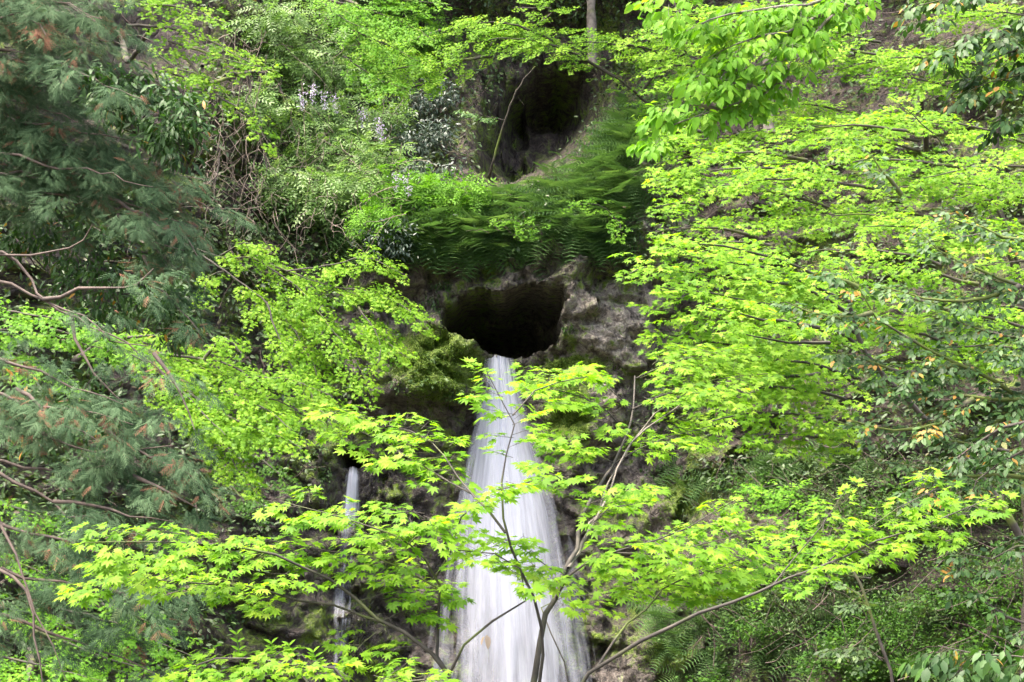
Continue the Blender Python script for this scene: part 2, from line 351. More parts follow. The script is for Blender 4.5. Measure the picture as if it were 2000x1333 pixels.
def cells(x, z, seed):
    xi, zi = np.floor(x).astype(int), np.floor(z).astype(int); best = np.full(x.shape, 9.0); val = np.zeros(x.shape)
    for a in (-1, 0, 1):
        for b in (-1, 0, 1):
            ci, cj = xi + a, zi + b; hx, hz = _h[(ci + seed) % 512, (cj + 7) % 512], _h[(ci + 91) % 512, (cj + seed) % 512]
            dx, dz = x - ci - hx, z - cj - hz; d = dx * dx + dz * dz; m = d < best; best = np.where(m, d, best)
            r1, r2, r3 = _h[(ci + seed + 5) % 512, cj % 512], _h[ci % 512, (cj + seed + 5) % 512], _h[(ci + 33) % 512, (cj + 55 + seed) % 512]
            val = np.where(m, (r1 - .5) + (r2 - .5) * dx * 1.1 + (r3 - .5) * dz * 1.1, val)
    return val
def terrain(x, z, detail=True):
    x, z = np.asarray(x, float), np.asarray(z, float)
    side = sstep(1.6, 4.2, np.abs(x))
    yc = 30 - .12 * sp(6 - z, .3) - .22 * sstep(Z_LEDGE - .5, Z_LEDGE + .1, z) * (1 - .4 * sstep(-.5, -2.5, x)) + 1.35 * sp(z - Z_LEDGE - .25, .15) - 0.85 * sp(z - Z_LEDGE - 3.4, .4)
    ys = 30 + .42 * (z - 5)
    y = yc * (1 - side) + ys * side
    y = y - 1.15 * sp(-x - 2.6, .7) - 1.05 * sp(x - 2.4, .6)
    y = y - .95 * np.exp(-((x - XB) / .85) ** 2) * sstep(ZBB - .06, ZBB + .12, z) * sstep(ZB + 1.1, ZB - .1, z)          # mossy bulge left of the lip
    y = y - .9 * bell(x, z, 1230, 330, 70, 110, 31) - .5 * bell(x, z, 1190, 640, 120, 130) - .5 * bell(x, z, 1330, 1260, 160, 120) - .55 * bell(x, z, 1130, 835, 75, 90)
    near = 1 - .75 * np.exp(-((x - XZ(985, 1000)[0]) / .9) ** 2) * sstep(6.4, 5.6, z)
    y = y + near * (1.3 * fbm(x * .33 + 5, z * .33 + 2, 3) + .75 * fbm(x * 1.1 + 40, z * .9, 3))
    if detail:
        wx, wz = x + .5 * fbm(x * 1.3 + 3, z * 1.3, 3), z + .5 * fbm(x * 1.3 + 60, z * 1.3 + 8, 3)
        rid = np.abs(fbm(wx * 1.9 + wz * 1.1, wz * 2.4 - wx * .8, 4)); rid2 = np.abs(fbm(wx * 4.6, wz * 5.6, 3))
        y = y + near * (.42 * fbm(x * 3.1 + 7, z * 2.6, 5) - .75 * rid - .40 * rid2 + .10 * fbm(x * 9, z * 11, 3) + .40 * cells(wx * 1.3 + .5 * wz, wz * 1.9, 3) + .17 * cells(wx * 3.4, wz * 4.6 + wx, 11))
    jx, jz = x + .16 * fbm(x * 7, z * 7, 4), z + .16 * fbm(x * 7 + 31, z * 7, 4)
    dc = sdist(POLY_CAVE, jx, jz); fl = sstep(5.9, 6.3, z)
    y = y - .24 * np.exp(-(np.minimum(dc, 0) / .34) ** 2) * sstep(.12, -.02, dc) * sstep(6.0, 6.6, z) - .06 * np.exp(-(np.minimum(dc, 0) / .14) ** 2) * sstep(.12, -.02, dc)
    y = y + (2.2 * sstep(-.01, .05, dc) + 1.4 * sstep(.05, .5, dc)) + .05 * fbm(x * 9, z * 9, 2)
    dr = sdist(POLY_RAV, jx, jz); y = y + (2.2 * sstep(-.2, .7, dr) + .5 * sstep(.0, .4, dr) * cells(x * 1.6 + z, z * 1.1 - x, 21) + 1.2 * sstep(.1, .5, dr) * sstep(.0, .9, z - 10.2 - .9 * x)) 
    dh = sdist(POLY_HOLE, jx, jz); y = y + 1.5 * sstep(-.03, .08, dh)
    return y
def _hit(px, py, it=26, det=False):
    px, py = np.asarray(px, float), np.asarray(py, float); D = np.full(px.shape, 27.0)
    for _ in range(it):
        p = P(px, py, D); D = D + .5 * (terrain(p[..., 0], p[..., 2], det) - D); D = np.clip(D, 8, 60)
    return D
HX, HY = np.arange(-200, 2201, 12.0), np.arange(-200, 1521, 12.0)
HD = _hit(*np.meshgrid(HX, HY))
def hit(px, py):
    """where the line of sight through a photo pixel meets the slope"""
    px, py = np.asarray(px, float), np.asarray(py, float)
    fx = np.clip((px + 200) / 12, 0, len(HX) - 1.001); fy = np.clip((py + 200) / 12, 0, len(HY) - 1.001); i, j = fx.astype(int), fy.astype(int); a, b = fx - i, fy - j
    return P(px, py, (HD[j, i] * (1 - a) + HD[j, i + 1] * a) * (1 - b) + (HD[j + 1, i] * (1 - a) + HD[j + 1, i + 1] * a) * b)

def graded(lo, a, b, hi, fine, coarse):
    def side(l, n):
        r = [0.0]; s = fine
        while r[-1] < l: s = min(s * 1.12, coarse); r.append(r[-1] + s)
        return np.array(r[1:])
    return np.r_[(a - side(a - lo, 0))[::-1], np.arange(a, b, fine), b + np.r_[0, side(hi - b, 0)]]
gx = graded(-17, -3.0, 3.0, 17, .042, .22); gz = graded(-.6, .9, 9.2, 26, .042, .22)
X, Z = np.meshgrid(gx, gz); Y = terrain(X, Z)
Y = np.minimum(Y, 60)
nz, nx = X.shape
i = np.arange(nz - 1)[:, None] * nx; j = np.arange(nx - 1)[None]
F = np.stack([i + j, i + j + 1, i + j + 1 + nx, i + j + nx], -1).reshape(-1, 4)
g = Geo(); g.add(np.stack([X, Y, Z], -1), F)
cliff = put('cliff', g, M['rock'], smooth=False, kind='structure')
nzv = fbm(X * 2.2, Z * 2.2, 4)
def mask(lst, D=30):
    r = 0
    for px, py, rx, ry, k in lst: r = np.maximum(r, k * bell(X, Z, px, py, rx, ry, D))
    return r
moss = mask([(860, 720, 85, 75, 1.1), (1120, 728, 80, 30, .9), (1110, 820, 50, 75, .95), (800, 690, 60, 60, .6), (1105, 1250, 60, 90, .6), (1290, 1270, 70, 60, .6), (1330, 980, 60, 60, .7), (640, 1230, 40, 80, .5), (880, 610, 50, 60, .4), (1500, 930, 80, 50, .6), (1180, 1000, 70, 90, .5), (720, 880, 80, 50, .3)])
lich = mask([(1180, 660, 90, 100, 1), (1200, 760, 90, 70, .9), (1230, 340, 70, 90, .8), (1260, 420, 60, 50, .8), (950, 385, 50, 25, .6), (1380, 1000, 120, 90, .35)])
wet = mask([(985, 530, 190, 40, .35), (760, 1000, 170, 190, 1), (720, 1250, 170, 150, 1), (920, 850, 50, 200, .8), (1110, 1200, 60, 190, .9), (985, 1150, 220, 260, .9)])
soil = sstep(2.2, 3.4, np.abs(X + .2)) * .9 * (1 - lich) + .0 * X
soil = np.maximum(soil, sstep(Z_LEDGE, Z_LEDGE + .6, Z) * .8 * (1 - lich))
moss = np.maximum(moss, .28 + .6 * nzv)
for nm, arr in (('moss', moss), ('lichen', np.clip(lich, 0, 1)), ('wet', np.clip(wet, 0, 1)), ('soil', np.clip(soil, 0, 1))):
    a = cliff.data.attributes.new(nm, 'FLOAT', 'POINT'); a.data.foreach_set('value', arr.astype(np.float32).ravel())
for a_, lab in ((cliff, 'dark mossy rock cliff with a cave mouth behind the waterfall'),): a_['label'] = lab
g = Geo(); q = 400.0
g.add([(-q, -q, 0), (q, -q, 0), (q, q, 0), (-q, q, 0)], [(0, 1, 2, 3)])
gr = put('ground', g, M['rock'], kind='structure')
for nm, v in (('moss', .3), ('lichen', .0), ('wet', .2), ('soil', .9)):
    a = gr.data.attributes.new(nm, 'FLOAT', 'POINT'); a.data.foreach_set('value', np.full(4, v, np.float32))

# ------------------------------------------------------------------ falling water
def fall(name, rows, cover, mat, off, bulge, label, fold=.05, seed=0, nu=70, nv=150, edge=.12, cling=False):
    rows = np.array(rows, float); v = np.linspace(0, 1, nv); py = rows[0, 0] + (rows[-1, 0] - rows[0, 0]) * v
    lo, hi = np.interp(py, rows[:, 0], rows[:, 1]), np.interp(py, rows[:, 0], rows[:, 2]); D = np.interp(py, rows[:, 0], rows[:, 3])
    u = np.linspace(0, 1, nu)
    PX = lo[:, None] + (hi - lo)[:, None] * u[None]; PY = py[:, None] + (1 - v[:, None]) ** 8 * (5 * fbm(u[None] * 5 + seed, u[None] * 0 + 3, 2) * 2 - 5 * np.sin(math.pi * u)[None] + 3)
    Dm = D[:, None] + off - bulge * np.sin(math.pi * u)[None] * (v[:, None] * .8 + .2)
    Dm = Dm + fold * fbm(u[None] * 14 + seed + 0 * PX, v[:, None] * 1.2 + 0 * PX, 3) * 2
    if cling: Dm = np.minimum(_hit(PX, PY, 20, True), _hit(PX, PY, 20)) - .05 - .02 * np.sin(math.pi * u)[None]; Dm = np.apply_along_axis(lambda a: np.convolve(np.pad(a, 4, 'edge'), np.ones(9) / 9, 'valid'), 0, np.vstack([np.repeat(Dm[8:9], 8, 0), Dm[8:]]))
    pos = P(PX, PY, Dm); i = np.arange(nv - 1)[:, None] * nu; j = np.arange(nu - 1)[None]
    g = Geo(); g.add(pos, np.stack([i + j, i + j + nu, i + j + nu + 1, i + j + 1], -1).reshape(-1, 4))
    o = put(name, g, mat, smooth=True, kind='structure'); o['label'] = label
    wm = ((hi - lo) * 30 / FPX)[:, None]
    fl = np.stack([(u[None] + seed) * 1.0 + 0 * PX, v[:, None] * 3 + 0 * PX, 0 * PX + seed], -1)
    a = o.data.attributes.new('flow', 'FLOAT_VECTOR', 'POINT'); a.data.foreach_set('vector', fl.astype(np.float32).ravel())
    e = np.minimum(u, 1 - u)[None]; cv = np.clip(e / edge, 0, 1) ** .8 * (1 + .0 * PX) * np.interp(v, *cover)[:, None]
    a = o.data.attributes.new('cover', 'FLOAT', 'POINT'); a.data.foreach_set('value', cv.astype(np.float32).ravel())
    return o
pc = np.arange(699, 1420, 12.0); cen = np.interp(pc, [699, 1333, 1420], [975, 1000, 1003])
hw = np.interp(pc, [699, 740, 830, 1000, 1150, 1333, 1420], [27, 33, 55, 103, 128, 150, 158])
Dl = np.min([hit(cen + k * hw, pc)[:, 1] for k in (-.8, -.4, 0, .4, .8)], 0)
cf = np.polyfit(pc[2:], Dl[2:], 2); Dl = np.polyval(cf, pc) - max(.05, (np.polyval(cf, pc) - Dl)[2:].max() * .8) - .08 - .15 * np.clip((pc - 760) / 500, 0, 1)
fall('waterfall', np.stack([pc, cen - hw * 1.08, cen + hw * 1.08, Dl], -1), ([0, .03, .5, 1], [.75, 1.12, .90, .46]), M['water'], 0.0, .12, 'wide white silky waterfall pouring from the cave mouth', seed=1, edge=.42)
fall('waterfall_veil', np.stack([pc, cen - hw * 1.15, cen + hw * 1.15, Dl], -1), ([0, .1, .5, 1], [.25, .38, .36, .28]), M['veil'], -.10, .15, 'thin outer veil of water over the wide waterfall', seed=4, edge=.4)
p2 = np.arange(914, 1420, 12.0); c2 = np.interp(p2, [911, 1000, 1200, 1420], [690, 684, 668, 650]); h2 = np.interp(p2, [911, 960, 1000, 1200, 1420], [15, 19, 24, 28, 32])
D2 = np.min([hit(c2 + k * h2, p2)[:, 1] for k in (-1, 0, 1)], 0); D2 = np.minimum.accumulate(D2) - .06
fall('thin_waterfall', np.stack([p2, c2 - h2, c2 + h2, D2], -1), ([0, .03, .16, .26, 1], [.5, .95, .86, .52, .46]), M['trickle'], 0, .03, 'narrow thin waterfall trickling from the small hole in the dark rock', seed=9, nu=24, nv=110, fold=.02, cling=True, edge=.35)

# ------------------------------------------------------------------ foliage machinery
UP = np.array([0, 0, 1.0]); TOC = np.array([0, -1.0, 0])
class Crown:
    def __init__(s, seed=0): s.rng = np.random.default_rng(seed); s.p = []; s.d = []; s.n = []; s.s = []; s.r = []; s.tw = Geo()
    def add(s, p, d, n, sc, r): s.p.append(p); s.d.append(d); s.n.append(n); s.s.append(sc); s.r.append(r)
    def arr(s): return [np.concatenate(a) for a in (s.p, s.d, s.n, s.s, s.r)]
    def geo(s, tmpl, sel=None):
        g = Geo(); p, d, n, sc, r = s.arr()
        if sel is not None: p, d, n, sc, r = p[sel], d[sel], n[sel], sc[sel], r[sel]
        scatter(g, tmpl, p, d, n, sc, r); return g
_cache = {}
def spray_tmpl(kind, L, leaf):
    key = (kind, round(L, 2), leaf)
    if key in _cache: return _cache[key]
    out = []
    for k in range(5):
        rng = np.random.default_rng(int(L * 1000) + k * 77 + len(kind)); pos = []; d = []; segs = []
        spc = leaf * {'maple': 1.3, 'cypress': .42, 'oval': .62, 'pin': .55}[kind]
        x = spc * .8; zz = 0
        ang0 = {'maple': 50, 'cypress': 42, 'oval': 45, 'pin': 50}[kind]
        segs.append(((0, 0, 0), (L, 0, -.06 * L)))
        while x < L:
            for s in (-1, 1):
                if kind == 'oval' and rng.random() < .35: continue
                a = math.radians(ang0 + rng.normal(0, 9)) * s; dr = np.array([math.cos(a), math.sin(a), rng.normal(0, .10)])
                lt = (.42 * (L - x) + .35 * spc) * rng.uniform(.6, 1.1)
                if kind == 'pin': lt = min(lt, spc * .5)
                o = np.array([x + rng.normal(0, .12 * spc), 0, -.06 * x * x / L])
                if lt > spc: segs.append((tuple(o), tuple(o + dr * lt)))
                t = spc * .5; side = 1
                while t < lt:
                    off = math.radians(rng.uniform(35, 75)) * side; ca, sa = math.cos(off), math.sin(off)
                    dd = np.array([dr[0] * ca - dr[1] * sa, dr[0] * sa + dr[1] * ca, dr[2] - .12])
                    pos.append(o + dr * t + dd * leaf * .3 + rng.normal(0, .18 * leaf, 3) * [1, 1, .6]); d.append(dd); side = -side; t += spc * rng.uniform(.55, .85)
                pos.append(o + dr * lt); d.append(dr + [0, 0, -.15])
            x += spc * rng.uniform(.8, 1.2)
        pos.append(np.array([L, 0, -.06 * L])); d.append(np.array([1, 0, -.2]))
        out.append((np.array(pos), np.array(d), np.array(segs)))
    _cache[key] = out; return out
LENS_ = np.array([.16, .24, .34, .46, .62, .85])
def put_spray(cr, kind, o, d, nrm, L, leaf, njit=.28, twig=0.0, lj=.33, rb=None):
    rng = cr.rng; L = LENS_[np.argmin(np.abs(LENS_ - L))]; pos, dd, segs = spray_tmpl(kind, L, leaf)[rng.integers(5)]
    x, y, z = frames(d[None], nrm[None]); R = np.stack([x[0], y[0], z[0]])
    if rng.random() < .5: pos = pos * [1, -1, 1]; dd = dd * [1, -1, 1]; segs = segs * [1, -1, 1]
    p = o + pos @ R; m = len(p)
    n = nrm + rng.normal(0, njit, (m, 3)); di = dd @ R + rng.normal(0, .12, (m, 3)); di[:, 2] -= .12
    rb = rng.normal(.48, .2) if rb is None else rb
    cr.add(p, di, n, leaf * rng.uniform(1 - lj, 1 + lj, m), np.clip(rb + rng.normal(0, .25, m), 0, 1))
    if twig:
        for k, (a, b) in enumerate(segs):
            a, b = o + a @ R, o + b @ R; tube(cr.tw, np.array([a, (a + b) / 2, b]), twig * (1 if k == 0 else .6), twig * .35, 3)
def stroke(cr, pts, width, kind='maple', leaf=.07, gap=.10, tilt=.5, roll=0.0, droop=.15, twig=0.0, start=.08, thick=.06, njit=.28, prof=(.65, 1.0, .55), layers=1, trim=.3):
    """foliage along a limb: flat sprays to both sides, like the layers of a maple"""
    rng = cr.rng; L_ = plen(pts); n = max(3, int(L_ / gap)); q = spline(pts, 80)[:max(3, int(80 * (1 - min(.5, trim * width / L_))))]; q = q[np.linspace(0, len(q) - 1, n + 1).round().astype(int)] if len(q) > n + 1 else spline(q, n + 1); t = unit(np.gradient(q, axis=0))
    for i in range(n + 1):
        f = i / n
        if f < start: continue
        w_ = width * .5 * np.interp(f, [0, .5, 1], prof)
        for lay in range(layers):
            N_ = unit(UP + tilt * TOC + np.array([roll, 0, 0]) + rng.normal(0, .14, 3)); B = unit(np.cross(N_, t[i]))
            for s in (-1, 1):
                a = math.radians(rng.uniform(30, 70)); d = math.cos(a) * t[i] + math.sin(a) * s * B; d = unit(d - (d @ N_) * N_ * .6); d[2] -= droop
                put_spray(cr, kind, q[i] + rng.normal(0, thick, 3) * [.6, 1, 1], unit(d), N_, w_ * rng.uniform(.75, 1.25), leaf, njit, twig)
    N_ = unit(UP + tilt * TOC); d = t[-1].copy(); d[2] -= droop
    put_spray(cr, kind, q[-1], unit(d), N_, width * .4, leaf, njit, twig)
def PP(pts, D0=None, D1=None):
    """photo points to space: (px,py,D) triples, or pairs with D running from D0 to D1"""
    if len(pts[0]) == 3: return np.array([P(*p) for p in pts])
    D = np.linspace(D0, D1 if D1 is not None else D0, len(pts)); return np.array([P(p[0], p[1], d) for p, d in zip(pts, D)])
def limb(parent, pts, r0, r1, mat, name='branch', sides=7, seg=.12, wob=.006, seed=0, power=.8):
    rng = np.random.default_rng(seed + int(abs(pts[0][0]) * 1000) % 9973); n = int(np.clip(plen(pts) / seg, 4, 60)); g = Geo()
    tube(g, spline(pts, n), r0, r1, sides, wob, rng, power=power); return put(name, g, mat, parent, smooth=True)
def clumps(cr, c, rad, nclump, per, leaf, spread=.25, out=.6, droop=.25, tilt=.5, njit=.4, shell=.55, lj=.3):
    """a bush: leaves gathered in clumps through an uneven ellipsoid"""
    rng = cr.rng; c = np.asarray(c, float); rad = np.asarray(rad, float)
    u = unit(rng.normal(0, 1, (nclump, 3))); u[:, 1] = -np.abs(u[:, 1]) * .9 + .25 * rng.random(nclump); r = rng.random(nclump) ** (1 - shell) 
    cc = c + u * rad * r[:, None] * rng.uniform(.75, 1.2, (nclump, 1)); sig = spread * rad.mean()
    k = np.repeat(np.arange(nclump), rng.poisson(per, nclump) + 1); m = len(k)
    off = rng.normal(0, 1, (m, 3)) * sig * [1, 1, .6]; p = cc[k] + off
    d = out * unit(off + .3 * u[k] * sig) + rng.normal(0, .45, (m, 3)); d[:, 2] -= droop
    n = UP + tilt * TOC + rng.normal(0, njit, (m, 3)); rb = rng.normal(.5, .17, nclump)
    cr.add(p, d, n, leaf * rng.uniform(1 - lj, 1 + lj, m), np.clip(rb[k] + rng.normal(0, .18, m), 0, 1)); return cc
LEAFM = {}
def leaf_parts(parent, cr, tmpl, mat, count, name='leaf', score=None, jitter=None):
    """the largest-showing leaves as parts of their own (shared mesh), the rest joined"""
    global TRI
    p, d, n, sc, r = cr.arr(); m = len(p)
    x, y, z = frames(d, n); face = np.abs(z @ np.array([0, -1, .1])) * sc / p[:, 1]
    rel = p - CAM; px = 1000 + FPX * rel[:, 0] / (rel[:, 1] * cp + rel[:, 2] * sp_); py = 666 - FPX * (rel[:, 2] * cp - rel[:, 1] * sp_) / (rel[:, 1] * cp + rel[:, 2] * sp_)
    face = face * ((px > 0) & (px < 2000) & (py > 0) & (py < 1333)); order = np.argsort(-face)[:count]; sel = np.ones(m, bool); sel[order] = False
    bins = {}
    base = Vector(parent.location)
    for i in order:
        b = int(min(r[i] * 6, 5)); key = (name, mat.name, b, id(tmpl))
        if key not in LEAFM:
            g = Geo(); g.add(tmpl[0], tmpl[1], (b + .5) / 6); me = g.mesh(name); me.materials.append(mat); LEAFM[key] = me; TRI += g.tris()
        o = bpy.data.objects.new(name, LEAFM[key]); C.objects.link(o); o.parent = parent
        Mx = Matrix(((x[i][0], y[i][0], z[i][0], p[i][0] - base[0]), (x[i][1], y[i][1], z[i][1], p[i][1] - base[1]), (x[i][2], y[i][2], z[i][2], p[i][2] - base[2]), (0, 0, 0, 1)))
        o.matrix_local = Mx @ Matrix.Scale(sc[i], 4)
    return sel

# ------------------------------------------------------------------ the maple in front of the falls
def base_at(px, D): p = P(px, 1400, D); return np.array([p[0], D, 0.0])
b0 = base_at(1030, 8.6)
T = thing('japanese_maple', 'bright yellow-green maple with thin forked stems in front of the waterfall', 'tree', b0)
tr = PP([(1045, 1320, 8.6), (1060, 1228, 8.65), (1085, 1170, 8.75), (1104, 1121, 8.8), (1130, 1050, 9.1), (1150, 985, 9.4), (1200, 905, 9.8), (1235, 800, 10.1), (1240, 735, 10.3)])
limb(T, np.vstack([b0 - [0, 0, .05], P(1035, 1400, 8.6), tr]), .028, .004, M['bark'], 'trunk', 9, power=.6)
FGL = [  # limbs: points, radius, foliage width, foliage begins at this share of the limb
    ([(1040, 1400, 8.6), (1062, 1240, 8.5), (1035, 1142, 8.4), (996, 1068, 8.3), (987, 1041, 8.3), (982, 958, 8.3), (992, 889, 8.35), (1001, 812, 8.4), (965, 762, 8.4), (950, 725, 8.4)], .017, .20, .80, 1),
    ([(1001, 812, 8.4), (1022, 790, 8.4), (1060, 752, 8.5), (1150, 735, 8.7)], .006, .26, .3, 1),
    ([(987, 1041, 8.3), (944, 985, 8.4), (897, 951, 8.5), (797, 891, 8.7), (700, 842, 8.9), (622, 800, 9.0)], .010, .30, .28, 1),
    ([(930, 975, 8.4), (860, 880, 8.6), (800, 840, 8.8), (690, 812, 8.9)], .006, .24, .25, 1),
    ([(1040, 1440, 8.6), (905, 1400, 8.5), (880, 1330, 8.4), (850, 1278, 8.4), (750, 1215, 8.4), (690, 1165, 8.4), (664, 1145, 8.4), (580, 1100, 8.3), (517, 1078, 8.3), (400, 1062, 8.2), (260, 1056, 8.1), (165, 1060, 8.0)], .022, .34, .56, 1),
    ([(760, 1220, 8.4), (667, 1190, 8.5), (540, 1158, 8.5), (484, 1143, 8.5), (383, 1140, 8.4), (250, 1125, 8.4), (150, 1150, 8.4)], .010, .24, .33, 1),
    ([(517, 1078, 8.3), (440, 1085, 8.2), (330, 1090, 8.1), (200, 1095, 8.0)], .005, .22, .2, 1),
    ([(878, 1322, 8.4), (854, 1282, 8.5), (859, 1198, 8.5), (850, 1128, 8.5), (800, 1062, 8.4), (690, 1015, 8.4), (590, 992, 8.5), (540, 978, 8.5)], .014, .30, .5, 1),
    ([(850, 1128, 8.5), (870, 1100, 8.4), (900, 1010, 8.3), (960, 965, 8.2), (1040, 940, 8.2)], .008, .28, .4, 1),
    ([(856, 1150, 8.5), (790, 1110, 8.5), (700, 1085, 8.5), (600, 1070, 8.5), (500, 1050, 8.5)], .007, .34, .15, 1),
    ([(800, 1062, 8.4), (840, 1010, 8.3), (800, 1000, 8.2), (730, 1010, 8.2)], .005, .34, .1, 1),
    ([(880, 1312, 8.4), (894, 1272, 8.35), (934, 1235, 8.3), (984, 1205, 8.3), (1027, 1168, 8.3), (1010, 1100, 8.2), (950, 1080, 8.2), (890, 1075, 8.2)], .011, .34, .68, 1),
    ([(1104, 1121, 8.8), (1060, 1100, 8.6), (1000, 1060, 8.5), (960, 1055, 8.4)], .005, .28, .2, 1),
    ([(1085, 1170, 8.75), (1130, 1110, 8.6), (1200, 1080, 8.6), (1300, 1050, 8.6), (1400, 1000, 8.7), (1440, 975, 8.7)], .010, .40, .25, 1),
    ([(1200, 1080, 8.6), (1290, 1080, 8.5), (1390, 1060, 8.5), (1500, 1020, 8.5)], .006, .34, .2, 1),
    ([(1060, 1480, 8.6), (1130, 1345, 8.3), (1167, 1302, 8.3), (1260, 1250, 8.2), (1333, 1215, 8.2), (1420, 1178, 8.2), (1503, 1152, 8.2), (1620, 1095, 8.2), (1740, 1050, 8.2), (1850, 1010, 8.1), (1950, 968, 8.1)], .020, .26, .60, 1),
    ([(1503, 1152, 8.2), (1560, 1080, 8.3), (1620, 1010, 8.3), (1650, 960, 8.3)], .006, .26, .3, 1),
    ([(1620, 1095, 8.2), (1700, 1030, 8.3), (1760, 985, 8.3), (1830, 955, 8.3)], .005, .20, .25, 1),
    ([(1167, 1302, 8.3), (1214, 1235, 8.4), (1244, 1198, 8.5), (1300, 1140, 8.6), (1400, 1110, 8.7), (1500, 1075, 8.8)], .009, .42, .4, 1),
    ([(1130, 1400, 8.6), (1070, 1180, 8.9), (1200, 1160, 9.0), (1330, 1130, 9.0), (1460, 1120, 9.0)], .006, .34, .45, 1),
    ([(1300, 1140, 8.6), (1380, 1150, 8.8), (1450, 1130, 8.8)], .004, .26, .2, 1),
    ([(745, 1214, 8.4), (800, 1190, 8.5), (870, 1175, 8.6)], .004, .20, .3, 1),
    ([(700, 1175, 8.4), (770, 1150, 8.5), (860, 1150, 8.6)], .004, .22, .2, 1),
    ([(760, 1220, 8.4), (720, 1250, 8.4), (690, 1275, 8.4)], .003, .12, .5, 1),
    ([(850, 1278, 8.4), (830, 1262, 8.4), (770, 1265, 8.4)], .003, .14, .4, 1),
    ([(1147, 988, 9.4), (1120, 950, 9.3), (1080, 925, 9.2), (1030, 915, 9.2)], .005, .26, .2, 1),
    ([(1200, 905, 9.8), (1150, 880, 9.7), (1090, 862, 9.6), (1045, 850, 9.6)], .006, .36, .15, 1),
    ([(1200, 905, 9.8), (1260, 870, 9.9), (1330, 850, 10), (1400, 830, 10.1)], .006, .40, .15, 1),
    ([(1225, 850, 10), (1180, 800, 9.9), (1110, 770, 9.8), (1030, 752, 9.7)], .007, .34, .15, 1),
    ([(1235, 800, 10.1), (1170, 745, 10), (1100, 735, 9.9), (1030, 728, 9.8)], .006, .26, .2, 1),
    ([(1235, 800, 10.1), (1300, 770, 10.1), (1400, 745, 10.2), (1500, 730, 10.3)], .007, .46, .1, 1),
    ([(1240, 740, 10.3), (1300, 710, 10.3), (1380, 690, 10.4), (1460, 680, 10.5)], .006, .40, .1, 1),
    ([(1150, 985, 9.4), (1210, 960, 9.2), (1260, 960, 9.1)], .004, .24, .3, 1),
    ([(1130, 1050, 9.1), (1180, 1000, 9.0), (1240, 985, 9.0)], .004, .22, .3, 1),
]
cr = Crown(11)
for k, (pts, r, wd, st, gp) in enumerate(FGL):
    q = PP(pts); limb(T, q, r * .6, .0018, M['bark'], 'branch', 6, seed=k)
    stroke(cr, q, wd * 1.15, 'maple', .039, gap=.064 * gp, tilt=.40, droop=.03, twig=.0014, start=st, thick=.025, njit=.24, prof=(.8, 1, .65))
# two thin stems beside the trunk
for k, pts in enumerate([[(1110, 1110, 8.8), (1160, 1010, 9.5), (1215, 890, 9.9), (1290, 800, 10.2), (1340, 770, 10.3)], [(1104, 1121, 8.8), (1140, 1060, 9.2), (1200, 940, 9.6), (1235, 860, 9.9), (1330, 790, 10.1)]]):
    limb(T, PP(pts), .008, .003, M['bark_pale'], 'branch', 6, seed=60 + k)
sel = leaf_parts(T, cr, MAPLE_HI, M['maple'], 300)
put('crown', cr.geo(MAPLE_HI, sel), M['maple'], T, kind='stuff'); put('twig', cr.tw, M['bark'], T, kind='stuff')
print('fg leaves', len(sel))

# ------------------------------------------------------------------ other maples
def maple(name, label, base, trunk, r, limbs, mat, leaf=.047, gap=.10, tilt=.55, droop=.12, seed=1, twig=0.0, bark='bark', hi=False, thick=.06, start=.1, roll=0.0, rb=.014, njit=.28, layers=1, cat='tree', group=None, parts=0):
    T = thing(name, label, cat, base, group); cr = Crown(seed)
    if trunk is not None: limb(T, np.vstack([np.asarray(base) - [0, 0, .05], PP(trunk)]), r, max(r * .3, .006), M[bark], 'trunk', 8, seed=seed)
    for k, (pts, wd) in enumerate(limbs):
        q = PP(pts); limb(T, q, rb, .003, M[bark], 'branch', 5, seed=seed + k)
        stroke(cr, q, wd, 'maple', leaf, gap, tilt, roll, droop, twig, start, thick, njit, layers=layers)
    tm = MAPLE_HI if hi else MAPLE_LO
    sel = leaf_parts(T, cr, tm, M[mat], parts) if parts else None
    put('crown', cr.geo(tm, sel), M[mat], T, kind='stuff')
    if cr.tw.n: put('twig', cr.tw, M[bark], T, kind='stuff')
    return T
def D_(pts, a, b): return [(p[0], p[1], a + (b - a) * i / (len(pts) - 1)) for i, p in enumerate(pts)]
def on_slope(px, py): return hit(np.array([px]), np.array([py]))[0]

maple('maple_branch', 'low bright maple bough with upright shoots along the lower edge beside the thin waterfall', base_at(600, 8.0), [(610, 1420, 8.0), (620, 1360, 8.0)], .02,
      [([(640, 1420, 8.0), (690, 1330, 8.0), (640, 1302, 8.0), (520, 1290, 8.0), (420, 1290, 8.0), (350, 1312, 8.0)], .24), ([(620, 1360, 8.0), (600, 1322, 8.1), (500, 1322, 8.1), (430, 1330, 8.1)], .22),
       ([(690, 1350, 7.9), (760, 1335, 7.9), (830, 1328, 7.9)], .16), ([(600, 1360, 7.9), (560, 1345, 7.9), (440, 1345, 7.8), (350, 1340, 7.8)], .2)], 'maple', 0.037, .085, .4, .03, 21, .0016, hi=True, thick=.02, start=.25, rb=.008, parts=120)

